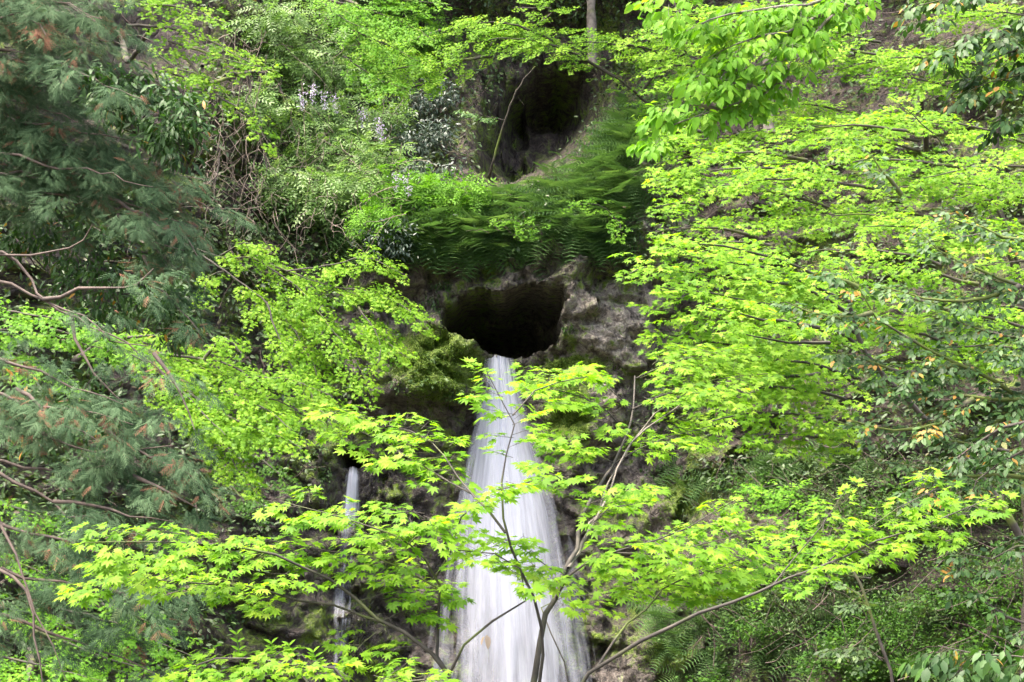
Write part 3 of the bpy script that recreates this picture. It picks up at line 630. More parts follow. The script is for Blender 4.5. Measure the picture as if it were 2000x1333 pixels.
maple('maple_tree', 'drooping bright maple on the left slope with a grey bare limb, left of the cave', on_slope(330, 520), [(345, 500, 26.5), (365, 482, 25.0)], .09,
      [(D_([(345, 470), (430, 502), (495, 503), (560, 530), (650, 560), (710, 580)], 24.5, 23), .45), (D_([(390, 495), (440, 530), (520, 590), (570, 640), (610, 710), (650, 790), (720, 810)], 24, 22.5), .75),
       (D_([(495, 505), (580, 560), (630, 620), (690, 700), (730, 780)], 23.6, 22.6), .8), (D_([(560, 530), (640, 520), (720, 505), (795, 540)], 23.5, 22.8), .55), (D_([(640, 560), (720, 570), (790, 600), (838, 645)], 23.3, 22.6), .7),
       (D_([(660, 570), (720, 630), (770, 680), (800, 700)], 23.2, 22.6), .65), (D_([(430, 500), (480, 475), (540, 498)], 24, 23.4), .4), (D_([(440, 530), (405, 545), (395, 590)], 24, 23.4), .3),
       (D_([(520, 590), (560, 700), (600, 760), (660, 850)], 23.2, 22.4), .6), (D_([(700, 600), (740, 660), (740, 720)], 23, 22.5), .5)], 'maple', 0.038, .085, .75, .35, 31, start=.22, rb=.013, bark='bark', roll=.25)
maple('maple_tree', 'bright maple layered down the left slope below the grey-green cypress', on_slope(150, 700), [(170, 690, 22.5), (200, 660, 21.5)], .08,
      [(D_([(200, 640), (270, 665), (360, 700), (450, 745), (560, 790), (640, 830)], 21.2, 19.8), .75), (D_([(300, 690), (420, 705), (490, 735), (560, 740), (650, 775)], 20.6, 19.8), .6), (D_([(400, 700), (440, 660), (470, 690)], 20.4, 20), .35),
       (D_([(330, 740), (400, 790), (480, 830), (550, 855), (590, 875)], 20.4, 19.4), .8), (D_([(280, 700), (340, 750), (400, 810), (440, 850)], 20.6, 19.6), .7), (D_([(360, 800), (420, 850), (460, 910), (500, 960)], 20.4, 19.6), .6),
       (D_([(430, 760), (520, 800), (570, 840)], 20.2, 19.6), .7), (D_([(250, 660), (300, 655), (360, 670)], 20.8, 20.4), .4)], 'maple', 0.038, .085, .7, .3, 32, start=.1, rb=.02, roll=.2)
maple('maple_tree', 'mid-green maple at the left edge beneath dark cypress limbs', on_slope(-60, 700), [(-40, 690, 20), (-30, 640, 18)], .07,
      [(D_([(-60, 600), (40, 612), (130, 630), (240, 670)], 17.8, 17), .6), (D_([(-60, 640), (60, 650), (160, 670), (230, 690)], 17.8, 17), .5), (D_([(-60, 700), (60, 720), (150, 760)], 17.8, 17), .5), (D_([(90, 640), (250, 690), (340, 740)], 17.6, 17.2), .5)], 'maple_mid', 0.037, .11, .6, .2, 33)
maple('maple_tree', 'yellow-green maple hanging over the dry vines at upper left', on_slope(240, 60), [(250, 120, 24), (290, 60, 22)], .07,
      [(D_([(250, 50), (330, 55), (420, 85), (480, 120), (545, 140)], 20.5, 20), .45), (D_([(270, 10), (350, 15), (440, 45)], 20.5, 20), .5), (D_([(330, 80), (420, 110), (500, 130)], 20.4, 20), .4), (D_([(360, 110), (420, 185), (465, 210), (500, 240), (528, 288)], 20.4, 20), .36),
       (D_([(290, 90), (340, 130), (400, 150)], 20.4, 20.1), .4), (D_([(240, 20), (290, -10), (380, -10)], 20.5, 20.1), .5), (D_([(330, 140), (380, 160), (410, 180)], 20.4, 20.2), .3)], 'maple', 0.034, .11, .8, .22, 34, roll=.2, rb=.018)
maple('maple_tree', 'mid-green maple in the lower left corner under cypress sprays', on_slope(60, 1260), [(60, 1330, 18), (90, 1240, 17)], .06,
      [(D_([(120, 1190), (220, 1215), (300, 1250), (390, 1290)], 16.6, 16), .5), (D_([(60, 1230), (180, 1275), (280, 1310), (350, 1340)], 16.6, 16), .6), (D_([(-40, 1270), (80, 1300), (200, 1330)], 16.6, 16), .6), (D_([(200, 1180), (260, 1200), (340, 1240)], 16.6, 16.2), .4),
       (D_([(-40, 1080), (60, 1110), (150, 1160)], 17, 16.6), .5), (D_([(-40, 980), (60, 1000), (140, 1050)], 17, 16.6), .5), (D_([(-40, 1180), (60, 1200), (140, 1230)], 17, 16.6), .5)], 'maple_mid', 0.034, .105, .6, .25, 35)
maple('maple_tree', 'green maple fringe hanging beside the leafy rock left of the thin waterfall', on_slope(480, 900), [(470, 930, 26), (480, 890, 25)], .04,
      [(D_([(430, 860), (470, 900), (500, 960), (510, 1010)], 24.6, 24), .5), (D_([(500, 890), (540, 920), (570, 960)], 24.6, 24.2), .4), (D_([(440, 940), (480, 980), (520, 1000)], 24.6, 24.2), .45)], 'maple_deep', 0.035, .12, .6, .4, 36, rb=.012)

# crown above the ravine
maple('maple_tree', 'broad layered maple arching over the dark ravine above the cave', on_slope(1330, 300), [(1345, 290, 30), (1315, 250, 29)], .10,
      [(D_([(1315, 250), (1250, 190), (1200, 150), (1150, 122), (1100, 108)], 28.6, 27.8), .35), (D_([(1150, 122), (1060, 70), (980, 45), (900, 50), (850, 70)], 28, 27.6), 1.0), (D_([(1200, 150), (1100, 95), (1000, 75), (920, 85), (860, 100)], 28, 27.4), .8),
       (D_([(1250, 190), (1290, 110), (1200, 85), (1100, 85)], 28.4, 27.6), .9), (D_([(1290, 130), (1340, 100), (1290, 75), (1220, 75)], 28.4, 27.8), .7), (D_([(960, 110), (880, 120), (800, 130), (730, 150)], 27.6, 27), .9),
       (D_([(900, 120), (840, 160), (770, 180), (740, 210)], 27.6, 27), .7), (D_([(1050, 50), (1080, 20), (1000, 15)], 28, 27.6), .7), (D_([(860, 60), (800, 80), (740, 90), (690, 120)], 27.6, 27), .8)], 'maple', 0.033, .10, .75, .15, 41, start=.2, rb=.03, thick=.10, roll=-.1)
maple('maple_tree', 'pale green layered maple at the top edge between wisteria and ravine', on_slope(620, -20), [(650, -10, 30), (700, 10, 28)], .07,
      [(D_([(640, 0), (720, 20), (800, 50), (850, 80)], 26.5, 26), .8), (D_([(690, 60), (760, 90), (820, 120)], 26.5, 26), .8), (D_([(700, -10), (790, 0), (880, 10)], 26.5, 26), .7), (D_([(670, 110), (730, 150), (790, 175)], 26.5, 26), .7), (D_([(600, -20), (660, 30), (720, 60)], 26.5, 26), .7)], 'maple_mid', 0.033, .10, .8, .2, 42, thick=.1)
maple('maple_sapling', 'small bright maple sapling on the fern bank right of the ravine', on_slope(1190, 440), [(1185, 425, 28.7)], .02,
      [(D_([(1215, 450), (1180, 405), (1130, 400), (1105, 410)], 28.4, 28), .35), (D_([(1190, 420), (1215, 440), (1200, 465)], 28.3, 28), .3)], 'maple_mid', 0.033, .11, .7, .2, 43, rb=.01)
maple('maple_sapling', 'small bright maple sapling hanging over the fern ledge above the cave', on_slope(1010, 440), [(1010, 445, 28.6)], .015,
      [(D_([(1060, 460), (1010, 430), (960, 435)], 28.4, 28.2), .4), (D_([(1060, 460), (1050, 440), (1010, 455)], 28.4, 28.2), .3)], 'maple_mid', 0.031, .11, .7, .2, 44, rb=.008)
maple('maple_sapling', 'green maple sapling leaning over the rock just right of the ravine', on_slope(1260, 250), [(1265, 240, 29)], .03,
      [(D_([(1340, 180), (1290, 200), (1250, 215)], 28.6, 28.2), .4), (D_([(1340, 240), (1290, 260), (1250, 280)], 28.6, 28.2), .4), (D_([(1340, 140), (1290, 150), (1260, 170)], 28.6, 28.3), .4), (D_([(1330, 100), (1380, 130), (1350, 170)], 28.6, 28.3), .5)], 'maple_mid', 0.031, .10, .7, .2, 45, rb=.012)

# right-hand maples
def rows(seed, ys, x0, x1, D0, D1, seg, wd, skip=.12, slope=-.06, holes=()):
    rng = np.random.default_rng(seed); out = []
    for y in ys:
        x = x1 + rng.uniform(-40, 60)
        while x > x0:
            L = min(seg * rng.uniform(.7, 1.3), x - x0 + 70); yy = y + rng.uniform(-18, 18); xe = x - L; xm = (x + xe) / 2
            if rng.random() > skip and not any((xm - hx) ** 2 / hr ** 2 + (yy - hy) ** 2 / hv ** 2 < 1 for hx, hy, hr, hv in holes):
                d = rng.uniform(D0, D1); s = slope + rng.normal(0, .07)
                out.append(([(x, yy - s * 0, d), (x - L * .35, yy - abs(L) * .05 + s * L * .3, d - .1), (x - L * .7, yy - L * .03 + s * L * .6, d - .2), (xe, yy + s * L + L * .04, d - .3)], wd * rng.uniform(.75, 1.25)))
            x -= max(L * .72, 60)
    return out
HB = [(1450, 220, 80, 60), (1750, 50, 70, 45), (1595, 145, 35, 28), (1830, 220, 40, 28), (1600, 215, 30, 25), (1650, 340, 60, 22), (1380, 400, 45, 30), (1560, 500, 50, 30), (1880, 260, 50, 30)]
maple('maple_tree', 'luminous maple right of the cave whose layers reach towards the waterfall', base_at(2080, 14.8), [(2060, 1200, 14.8), (1930, 950, 14.7), (1790, 800, 14.5), (1690, 690, 14.3), (1660, 600, 14.2)], .05,
      [(D_([(1680, 690), (1640, 650), (1520, 640), (1400, 630), (1320, 610), (1270, 605)], 14.2, 13), .55), (D_([(1670, 620), (1560, 560), (1440, 545), (1330, 530), (1260, 522), (1230, 535)], 14, 13), .5), (D_([(1670, 650), (1600, 610), (1480, 590), (1370, 570), (1290, 562)], 14, 13), .55),
       (D_([(1680, 740), (1500, 690), (1400, 670), (1320, 655), (1270, 650)], 14, 13), .5), (D_([(1690, 770), (1620, 720), (1500, 700), (1380, 700), (1290, 690)], 14, 13), .55), (D_([(1690, 800), (1620, 770), (1500, 760), (1400, 765), (1300, 780)], 13.8, 12.6), .55),
       (D_([(1700, 860), (1650, 830), (1560, 810), (1440, 810), (1360, 830)], 13.6, 12.6), .5), (D_([(1700, 880), (1640, 860), (1560, 850), (1470, 850)], 13.6, 12.8), .35), (D_([(1660, 560), (1500, 500), (1400, 480), (1340, 478), (1290, 488)], 14, 13.2), .5),
       (D_([(1660, 590), (1500, 525), (1400, 510), (1340, 500), (1290, 490)], 14, 13.2), .45), (D_([(1600, 640), (1480, 620), (1380, 600)], 13.2, 12.8), .5), (D_([(1620, 670), (1540, 670), (1440, 650)], 13.4, 12.8), .5), (D_([(1600, 730), (1520, 735), (1420, 730)], 13.4, 12.8), .45)],
      'maple', 0.039, .090, .5, .08, 51, start=.08, rb=.016, parts=300)
maple('maple_tree', 'tall bright maple on the right slope with dark forked stems', base_at(1990, 18.5), [(2010, 1100, 18.5), (2000, 700, 18.4), (1985, 540, 18.3), (1950, 400, 18.2), (1944, 297, 18.1), (1952, 215, 18)], .09,
      rows(1, range(265, 480, 38), 1350, 2060, 17.0, 18.6, 300, .68, .10, holes=HB) + rows(5, range(480, 760, 40), 1480, 2060, 15.5, 17.0, 260, .6, .12, holes=HB) + [([(1990, 520, 18.2), (1937, 389, 18), (1894, 350, 17.8), (1834, 277, 17.4), (1750, 193, 17)], .3)], 'maple', 0.039, .110, .55, .1, 52, rb=.018, bark='bark_dark')
maple('maple_tree', 'bright maple canopy high on the right slope behind the drooping-leaved branch', on_slope(1800, 330), [(1810, 300, 24), (1800, 200, 23)], .09,
      rows(2, range(30, 290, 40), 1340, 2060, 20.5, 22, 280, .78, .08, holes=HB), 'maple', 0.038, .112, .6, .1, 53, rb=.018)
maple('maple_tree', 'mid-green maple low on the right slope beside the mossy boulder', on_slope(1560, 1010), [(1560, 1000, 23)], .04,
      [(D_([(1640, 1010), (1560, 980), (1480, 965), (1420, 990)], 21, 20.4), .5), (D_([(1700, 1080), (1600, 1060), (1500, 1050), (1400, 1070)], 20.6, 20), .6), (D_([(1700, 1130), (1600, 1120), (1500, 1125), (1430, 1150)], 20.6, 20), .6), (D_([(1600, 960), (1520, 950), (1460, 955)], 21, 20.4), .3)], 'maple_mid', 0.035, .11, .5, .12, 54, rb=.01)

# ------------------------------------------------------------------ overhanging branches near the camera
def leafy(name, label, base, limbs, mat, tmpl, leaf, gap, kind='oval', seed=1, tilt=.3, droop=.3, bark='bark_dark', rb=.012, parts=0, njit=.35, start=.1, twig=.0014, trunk=None, r=.05, cat='tree', thick=.03, hang=0.0, group=None):
    T = thing(name, label, cat, base, group); cr = Crown(seed)
    if trunk is not None: limb(T, np.vstack([np.asarray(base) - [0, 0, .05], PP(trunk)]), r, max(r * .35, .006), M[bark], 'trunk', 8, seed=seed)
    for k, (pts, wd) in enumerate(limbs):
        q = PP(pts); limb(T, q, rb, .0025, M[bark], 'branch', 6, seed=seed + k)
        if wd: stroke(cr, q, wd, kind, leaf, gap, tilt, 0, droop, twig, start, thick, njit)
    if hang:
        for d in cr.d: d[:, 2] -= hang
    sel = leaf_parts(T, cr, tmpl, M[mat], parts) if parts else None
    put('crown', cr.geo(tmpl, sel), M[mat], T, kind='stuff')
    if cr.tw.n: put('twig', cr.tw, M[bark], T, kind='stuff')
    return T
bR = base_at(2350, 10.2)
leafy('broadleaf_tree', 'overhanging branch of large drooping bright green oval leaves at upper right', bR,
      [([(1760, -80, 10.2), (1650, 10, 10), (1560, 108, 9.9), (1490, 180, 9.9), (1400, 215, 9.8), (1330, 240, 9.8), (1262, 258, 9.8)], .22), ([(1700, -60, 10.1), (1600, 5, 10), (1460, 22, 9.9), (1370, 45, 9.8), (1340, 62, 9.8)], .30), ([(1640, 15, 10), (1540, 60, 9.9), (1450, 80, 9.8), (1380, 115, 9.8)], .30),
       ([(1560, 108, 9.9), (1480, 130, 9.8), (1400, 140, 9.8), (1360, 150, 9.7)], .26), ([(1490, 180, 9.9), (1440, 160, 9.8), (1390, 170, 9.8)], .2), ([(1400, 215, 9.8), (1350, 205, 9.8), (1290, 215, 9.8)], .18), ([(1420, -60, 9.8), (1330, -30, 9.7), (1285, 5, 9.7)], .14),
       ([(1700, -40, 10.2), (1640, 30, 10.2), (1560, 30, 10.1), (1490, 45, 10)], .3)], 'beech', OVAL_BIG, .056, .075, seed=61, droop=.35, rb=.013, bark='bark_pale', parts=300, tilt=.5, start=.15, trunk=[(2330, 900, 10.2), (2300, 300, 10.2), (2050, -150, 10.2), (1760, -80, 10.2)], r=.12, hang=.2)
leafy('camellia_tree', 'dark glossy-leaved evergreen branches in the top right corner', base_at(2300, 9.6),
      [([(2150, -40, 9.6), (2000, 40, 9.5), (1900, 80, 9.4), (1800, 110, 9.4)], .30), ([(2150, 120, 9.6), (2020, 140, 9.5), (1930, 165, 9.5), (1890, 180, 9.4)], .26), ([(2150, 230, 9.6), (2030, 220, 9.5), (1950, 245, 9.5)], .2), ([(2120, -80, 9.6), (1960, -30, 9.5), (1850, 0, 9.5), (1780, 15, 9.5)], .26), ([(2100, 60, 9.6), (1990, 95, 9.5), (1900, 130, 9.5)], .22)],
      'gloss', OVAL, .05, .07, seed=62, droop=.3, rb=.010, parts=160, tilt=.3, trunk=[(2280, 800, 9.6), (2200, 100, 9.6)], r=.07, hang=.3)
leafy('camellia_tree', 'glossy dark evergreen with a mossy crooked limb on the right side', base_at(2150, 13.2),
      [([(2100, 840, 13.2), (2000, 778, 13.1), (1950, 748, 13), (1870, 712, 13), (1800, 676, 12.9), (1740, 642, 12.9), (1702, 610, 12.8), (1672, 562, 12.8), (1652, 520, 12.8)], .36), ([(1702, 612, 12.8), (1650, 624, 12.7), (1590, 612, 12.7), (1535, 590, 12.7)], .34), ([(2060, 790, 13.1), (1990, 780, 13), (1900, 776, 12.9), (1830, 766, 12.9), (1700, 748, 12.8)], .34),
       ([(2100, 600, 13.2), (1990, 560, 13.1), (1920, 530, 13), (1850, 500, 13), (1800, 458, 13)], .34), ([(1870, 712, 13), (1780, 730, 12.9), (1680, 700, 12.9), (1610, 690, 12.8)], .4), ([(1990, 560, 13.1), (1900, 590, 13), (1800, 580, 12.9), (1720, 560, 12.9)], .4), ([(2100, 660, 13.2), (1990, 660, 13), (1900, 640, 13), (1820, 620, 12.9)], .44),
       ([(1990, 800, 13.1), (1940, 832, 13), (1880, 890, 13), (1840, 930, 13)], .2), ([(1900, 780, 12.9), (1820, 830, 12.8), (1730, 840, 12.8), (1660, 820, 12.8)], .42), ([(2050, 880, 13), (1960, 880, 12.9), (1860, 860, 12.9), (1780, 850, 12.9)], .44), ([(2050, 940, 13), (1960, 930, 12.9), (1850, 930, 12.9), (1740, 900, 12.9)], .4),
       ([(1672, 562, 12.8), (1640, 545, 12.7), (1600, 540, 12.7)], .3), ([(2080, 720, 13), (2000, 700, 12.9), (1930, 690, 12.9)], .4), ([(2080, 480, 13.2), (1990, 470, 13.1), (1900, 440, 13), (1840, 420, 13)], .3), ([(1760, 380, 13.2), (1720, 330, 13.1), (1700, 300, 13.1)], .22)],
      'gloss', OVAL, .050, .10, seed=63, droop=.12, rb=.022, bark='bark_moss', parts=300, tilt=.55, start=.1, trunk=[(2180, 1200, 13.2), (2120, 860, 13.2)], r=.09)
leafy('camellia_branch', 'near twig of pale-backed glossy leaves at the lower right edge', base_at(2400, 7.8),
      [([(2200, 1310, 7.9), (2060, 1292, 7.8), (1960, 1282, 7.8), (1900, 1276, 7.8), (1832, 1262, 7.8)], .10), ([(2200, 1330, 7.9), (2080, 1325, 7.9), (1990, 1318, 7.9)], .12)], 'gloss', OVAL, .062, .05, seed=64, droop=.5, rb=.005, parts=60, start=.2, hang=.6, trunk=[(2350, 1420, 7.9), (2200, 1312, 7.9)], r=.02, cat='branch')
leafy('bare_tree', 'thin dark crooked sapling stem among shrubs at lower right', base_at(1760, 12), [([(1700, 1200, 12), (1680, 1165, 12), (1660, 1150, 12)], .12), ([(1722, 1290, 12), (1690, 1270, 12), (1640, 1262, 12)], .14)], 'herb', OVAL, .04, .1, seed=65, trunk=[(1752, 1400, 12), (1738, 1310, 12), (1720, 1255, 12), (1692, 1180, 12), (1684, 1135, 12), (1664, 1112, 12)], r=.022, rb=.006)
leafy('bare_tree', 'dark drooping limbs crossing from the right edge below the mossy limb', base_at(2250, 11), [([(2100, 850, 11), (1990, 880, 11), (1940, 915, 11), (1895, 955, 11), (1890, 985, 11)], .14), ([(2060, 820, 11), (1960, 835, 11), (1880, 888, 11), (1783, 960, 11)], .14), ([(2100, 1060, 11), (1990, 1065, 11), (1940, 1090, 11), (1880, 1080, 11)], .12), ([(2080, 1240, 11), (1990, 1215, 11), (1920, 1175, 11), (1880, 1130, 11)], .12)], 'gloss', OVAL, .05, .12, seed=66, trunk=[(2240, 1200, 11), (2140, 860, 11)], r=.06, rb=.014)

# ------------------------------------------------------------------ cypresses on the left
def cyp(name, label, base, trunk, r, limbs, seed):
    T = thing(name, label, 'tree', base); cr = Crown(seed)
    limb(T, np.vstack([np.asarray(base) - [0, 0, .05], PP(trunk)]), r, r * .5, M['bark_red'], 'trunk', 10, seed=seed)
    for k, (pts, wd, st) in enumerate(limbs):
        q = PP(pts); limb(T, q, .016, .003, M['bark_red'], 'branch', 6, seed=seed + k, wob=.012)
        if wd: stroke(cr, q, wd, 'cypress', .088, .16, .55, .25, .30, .0, st, .11, .35, prof=(.8, 1, .7))
    put('crown', cr.geo(SPRIG), M['cypress'], T, kind='stuff'); return T
def crows(seed, rowsdef, D0, D1, wd):
    rng = np.random.default_rng(seed); out = []
    for y0, xe, ye in rowsdef:
        d = rng.uniform(D0, D1); xs = -90; n = 4; pts = []
        for i in range(n + 1):
            f = i / n; pts.append((xs + (xe - xs) * f, y0 + (ye - y0) * f + rng.normal(0, 8) - 26 * math.sin(math.pi * f), d - .9 * f))
        out.append((pts, wd * rng.uniform(.8, 1.2), .08))
    return out
cyp('cypress_tree', 'grey-green feathery cypress filling the upper left corner', base_at(-260, 16.5), [(-220, 1300, 16.5), (-200, 600, 16.5), (-180, 0, 16.5), (-170, -200, 16.5)], .16,
    crows(3, [(-30, 250, -20), (0, 200, 40), (40, 240, 90), (70, 160, 110), (100, 280, 190), (130, 160, 170), (165, 320, 240), (200, 190, 250), (230, 330, 320), (260, 220, 310), (290, 400, 360), (320, 300, 360), (340, 470, 420), (360, 200, 400), (380, 380, 440), (-10, 300, 70), (60, 90, 60), (150, 90, 150), (240, 90, 250)], 15.0, 16.2, .62) + 
    [([(200, 380, 14.8), (280, 420, 14.6), (340, 450, 14.5), (385, 500, 14.4)], .5, .1), ([(280, 500, 14.8), (300, 545, 14.7), (340, 590, 14.6), (390, 650, 14.5)], .4, .3), ([(290, 470, 14.8), (330, 520, 14.7), (375, 560, 14.6)], .36, .2), ([(230, 420, 14.8), (300, 470, 14.6), (360, 490, 14.5)], .45, .1)], 71)
cyp('cypress_tree', 'cypress with long bare reddish limbs and grey sprays at lower left', base_at(-200, 13.5), [(-190, 1300, 13.5), (-180, 800, 13.5), (-170, 300, 13.5)], .15,
    [([(-120, 470, 13.4), (0, 498, 13.3), (100, 492, 13.2), (150, 480, 13.2), (180, 440, 13.1)], 0, 0), ([(-100, 480, 13.4), (20, 500, 13.3), (60, 540, 13.3), (95, 590, 13.2), (160, 620, 13.1), (230, 670, 13), (290, 676, 13)], 0, 0), ([(85, 585, 13.2), (170, 565, 13.1), (270, 560, 13), (300, 525, 13)], .2, .7),
     ([(140, 620, 13.1), (150, 660, 13.1), (170, 710, 13), (210, 760, 13), (260, 800, 13)], .3, .6), ([(-80, 540, 13.4), (40, 560, 13.3), (140, 620, 13.2), (270, 690, 13), (330, 740, 13)], .34, .55), ([(-60, 750, 13.2), (60, 790, 13), (170, 800, 12.9), (260, 830, 12.8)], .55, .1), ([(-60, 800, 13.2), (80, 850, 13), (200, 880, 12.9), (340, 870, 12.8)], .6, .1),
     ([(-60, 890, 13.2), (0, 906, 13.1), (100, 922, 13), (215, 908, 12.9), (320, 890, 12.8)], .3, .5), ([(-40, 900, 13), (60, 960, 12.9), (110, 985, 12.9), (140, 1010, 12.8), (220, 1032, 12.8)], .25, .7), ([(105, 980, 12.9), (180, 985, 12.8), (260, 1005, 12.7), (340, 1020, 12.7)], .4, .3), ([(-60, 1010, 13), (100, 1050, 12.9), (200, 1090, 12.8), (300, 1140, 12.7), (370, 1180, 12.7)], .6, .1),
     ([(-60, 1100, 13), (60, 1130, 12.9), (200, 1160, 12.8), (300, 1200, 12.7)], .55, .1), ([(-60, 1180, 13), (80, 1230, 12.9), (200, 1270, 12.8), (310, 1320, 12.7)], .5, .1), ([(200, 830, 12.9), (300, 900, 12.8), (380, 940, 12.7), (425, 985, 12.7)], .6, .1), ([(260, 930, 12.8), (340, 970, 12.7), (400, 1000, 12.7)], .55, .1), ([(300, 690, 12.9), (350, 760, 12.8), (380, 840, 12.7)], .3, .3),
     ([(-60, 680, 13.2), (60, 720, 13.1), (150, 760, 13), (240, 790, 12.9)], .5, .1), ([(30, 760, 13), (130, 830, 12.9), (260, 900, 12.8)], .5, .1), ([(-60, 850, 13), (90, 1240, 12.6), (130, 1330, 12.6)], 0, 0), ([(-50, 1080, 12.8), (50, 1160, 12.7), (70, 1290, 12.6), (100, 1380, 12.6)], 0, 0), ([(180, 1140, 12.8), (280, 1170, 12.7), (340, 1150, 12.7), (385, 1160, 12.6)], .45, .1)], 72)
def bush(name, label, cat, c, rad, ncl, per, leaf, mat, tmpl, seed, group=None, parts=0, part='foliage', stems=3, bark='bark_dark', foot=None, **kw):
    foot = np.array(c) + [0, rad[1] * .9, -rad[2] * .9] if foot is None else np.asarray(foot)
    T = thing(name, label, cat, foot, group); cr = Crown(seed); cc = clumps(cr, c, rad, ncl, per, leaf, **kw)
    if stems:
        g = Geo(); rng = np.random.default_rng(seed)
        for k in range(min(stems, len(cc))):
            e = cc[rng.integers(len(cc))]; tube(g, spline(np.array([foot, (foot + e) / 2 + rng.normal(0, .06, 3) * 1, e]), 6), .010, .003, 4)
        put('stem', g, M[bark], T, kind='stuff')
    sel = leaf_parts(T, cr, tmpl, M[mat], parts) if parts else None
    put(part, cr.geo(tmpl, sel), M[mat], T, kind='stuff'); return T
def mpx(v, D): return v * D / FPX
for k, (px, py, rx, ry, D, lab) in enumerate([(250, 190, 100, 60, 14.6, 'glossy broad-leaved evergreen bush among cypress sprays, upper left'), (345, 250, 60, 80, 14.4, 'glossy evergreen bush with hanging pointed leaves right of the upper cypress'), (215, 560, 110, 90, 15.5, 'dark evergreen bush behind bare limbs at the left'), (330, 610, 70, 80, 16.5, 'dark evergreen bush under the hanging cypress tips'), (120, 800, 130, 90, 15.5, 'dark evergreen bush behind the lower cypress'), (80, 470, 110, 60, 16, 'dark evergreen bush below the upper cypress at the left edge')]):
    bush('evergreen_shrub', lab, 'shrub', P(px, py, D), (mpx(rx, D), .4, mpx(ry, D)), 34, 22, .075, 'gloss', LANCE, 80 + k, droop=.5, tilt=.4, spread=.22, stems=4)

# ------------------------------------------------------------------ wisteria and vine bank, upper left of centre
rng0 = np.random.default_rng(99)
PIN = [(520, 40, 60, 0, 'pale wisteria clump at the top edge, just right of the upper left maple'), (600, 60, 75, 0, 'pale wisteria clump near the top edge, above the lilac flowers'), (690, 60, 75, 1, 'bright green wisteria clump near the top edge, left of the arching maple'), (770, 40, 80, 1, 'bright green wisteria clump at the top edge beside the arching maple'),
       (560, 130, 70, 0, 'pale wisteria clump right of the gnarled vine, upper left bank'), (640, 130, 70, 0, 'pale wisteria clump directly above the upper pair of lilac flowers'), (720, 140, 70, 1, 'bright green wisteria clump between upper lilac flowers and the arching maple'), (500, 210, 50, 0, 'small pale wisteria clump beside the tip of the upper left maple'), (590, 220, 70, 0, 'pale wisteria clump below left of the upper lilac flowers'),
       (670, 240, 70, 0, 'pale wisteria clump in the middle of the flowering bank'), (590, 300, 60, 0, 'pale wisteria clump over bare vines, midway down the bank'), (670, 320, 70, 0, 'broad pale wisteria clump low on the flowering bank'), (740, 320, 55, 0, 'pale wisteria clump beside the lowest lilac flowers'), (690, 370, 60, 0, 'pale wisteria clump just below the broad one on the bank'), (620, 380, 50, 0, 'small pale wisteria clump among hanging bare stems, lowest on the bank'),
       (775, 380, 48, 1, 'bright green wisteria clump above the dark shrub on the ledge'), (845, 378, 46, 1, 'bright green wisteria spray hanging towards the cave, left of the fern ledge'), (915, 390, 34, 1, 'bright green wisteria tip nearest the ravine foot'), (550, 360, 40, 0, 'small pale wisteria clump among the densest bare vines'), (750, 240, 50, 0, 'pale wisteria clump carrying lilac flowers, nearest the dull shrubs'), (830, 70, 60, 1, 'bright green foliage clump under the arching maple, upper centre'), (730, 430, 36, 1, 'small bright green wisteria clump below the bank')]
for k, (px, py, rp, dp, lab) in enumerate(PIN):
    c = on_slope(px, py); D = c[1] - .8; c = P(px, py, D); r = mpx(rp, D)
    bush('wisteria_vine', lab, 'vine', c, (r, .45, r * .85), 22, 9, .25, 'pinnate_deep' if dp else 'pinnate', PINNATE, 120 + k,
         'wisteria clumps on the bank', part='foliage', bark='vine', droop=.35, tilt=.6, spread=.3, stems=5)
g = Geo(); rng = np.random.default_rng(7)
for k in range(380):
    px, py = rng.uniform(395, 800), rng.uniform(60, 430)
    if px > 620 and py < 200 and rng.random() < .7: continue
    L = rng.uniform(50, 170); n = 7; t = np.linspace(0, 1, n); c = on_slope(px, py)[1] - rng.uniform(.3, 1.9)
    ax = rng.normal(0, 45); q = P(px + ax * t + rng.normal(0, 14) * np.sin(t * 5 + rng.uniform(0, 6)) + rng.normal(0, 4, n), py + L * t * rng.choice([1, 1, 1, .3]) + rng.normal(0, 5, n), c + rng.normal(0, .1, n) - .1 * t)
    tube(g, spline(q, 14), rng.uniform(.003, .008), .002, 3)
o = put('dry_vines', g, M['vine'], kind='stuff'); o['label'] = 'tangle of dry brown vine stems hanging on the left bank'
g = Geo()
for k, pts in enumerate([[(395, 130), (440, 100), (470, 120), (420, 160)], [(410, 165), (470, 140), (490, 165), (480, 200)], [(440, 150), (500, 140), (540, 160), (560, 210)], [(415, 360), (425, 330), (430, 280)], [(395, 365), (420, 345), (430, 300)], [(560, 330), (640, 300), (720, 330)], [(500, 250), (520, 320), (500, 400)]]):
    q = np.array([P(p[0], p[1], on_slope(*p)[1] - 1.2) for p in pts]); tube(g, spline(q, 14), .035 if k < 3 else .018, .012, 6, .01, rng)
o = put('old_vine', g, M['bark_dark'], kind='stuff', smooth=True); o['label'] = 'thick gnarled vine stems below the upper left maple'
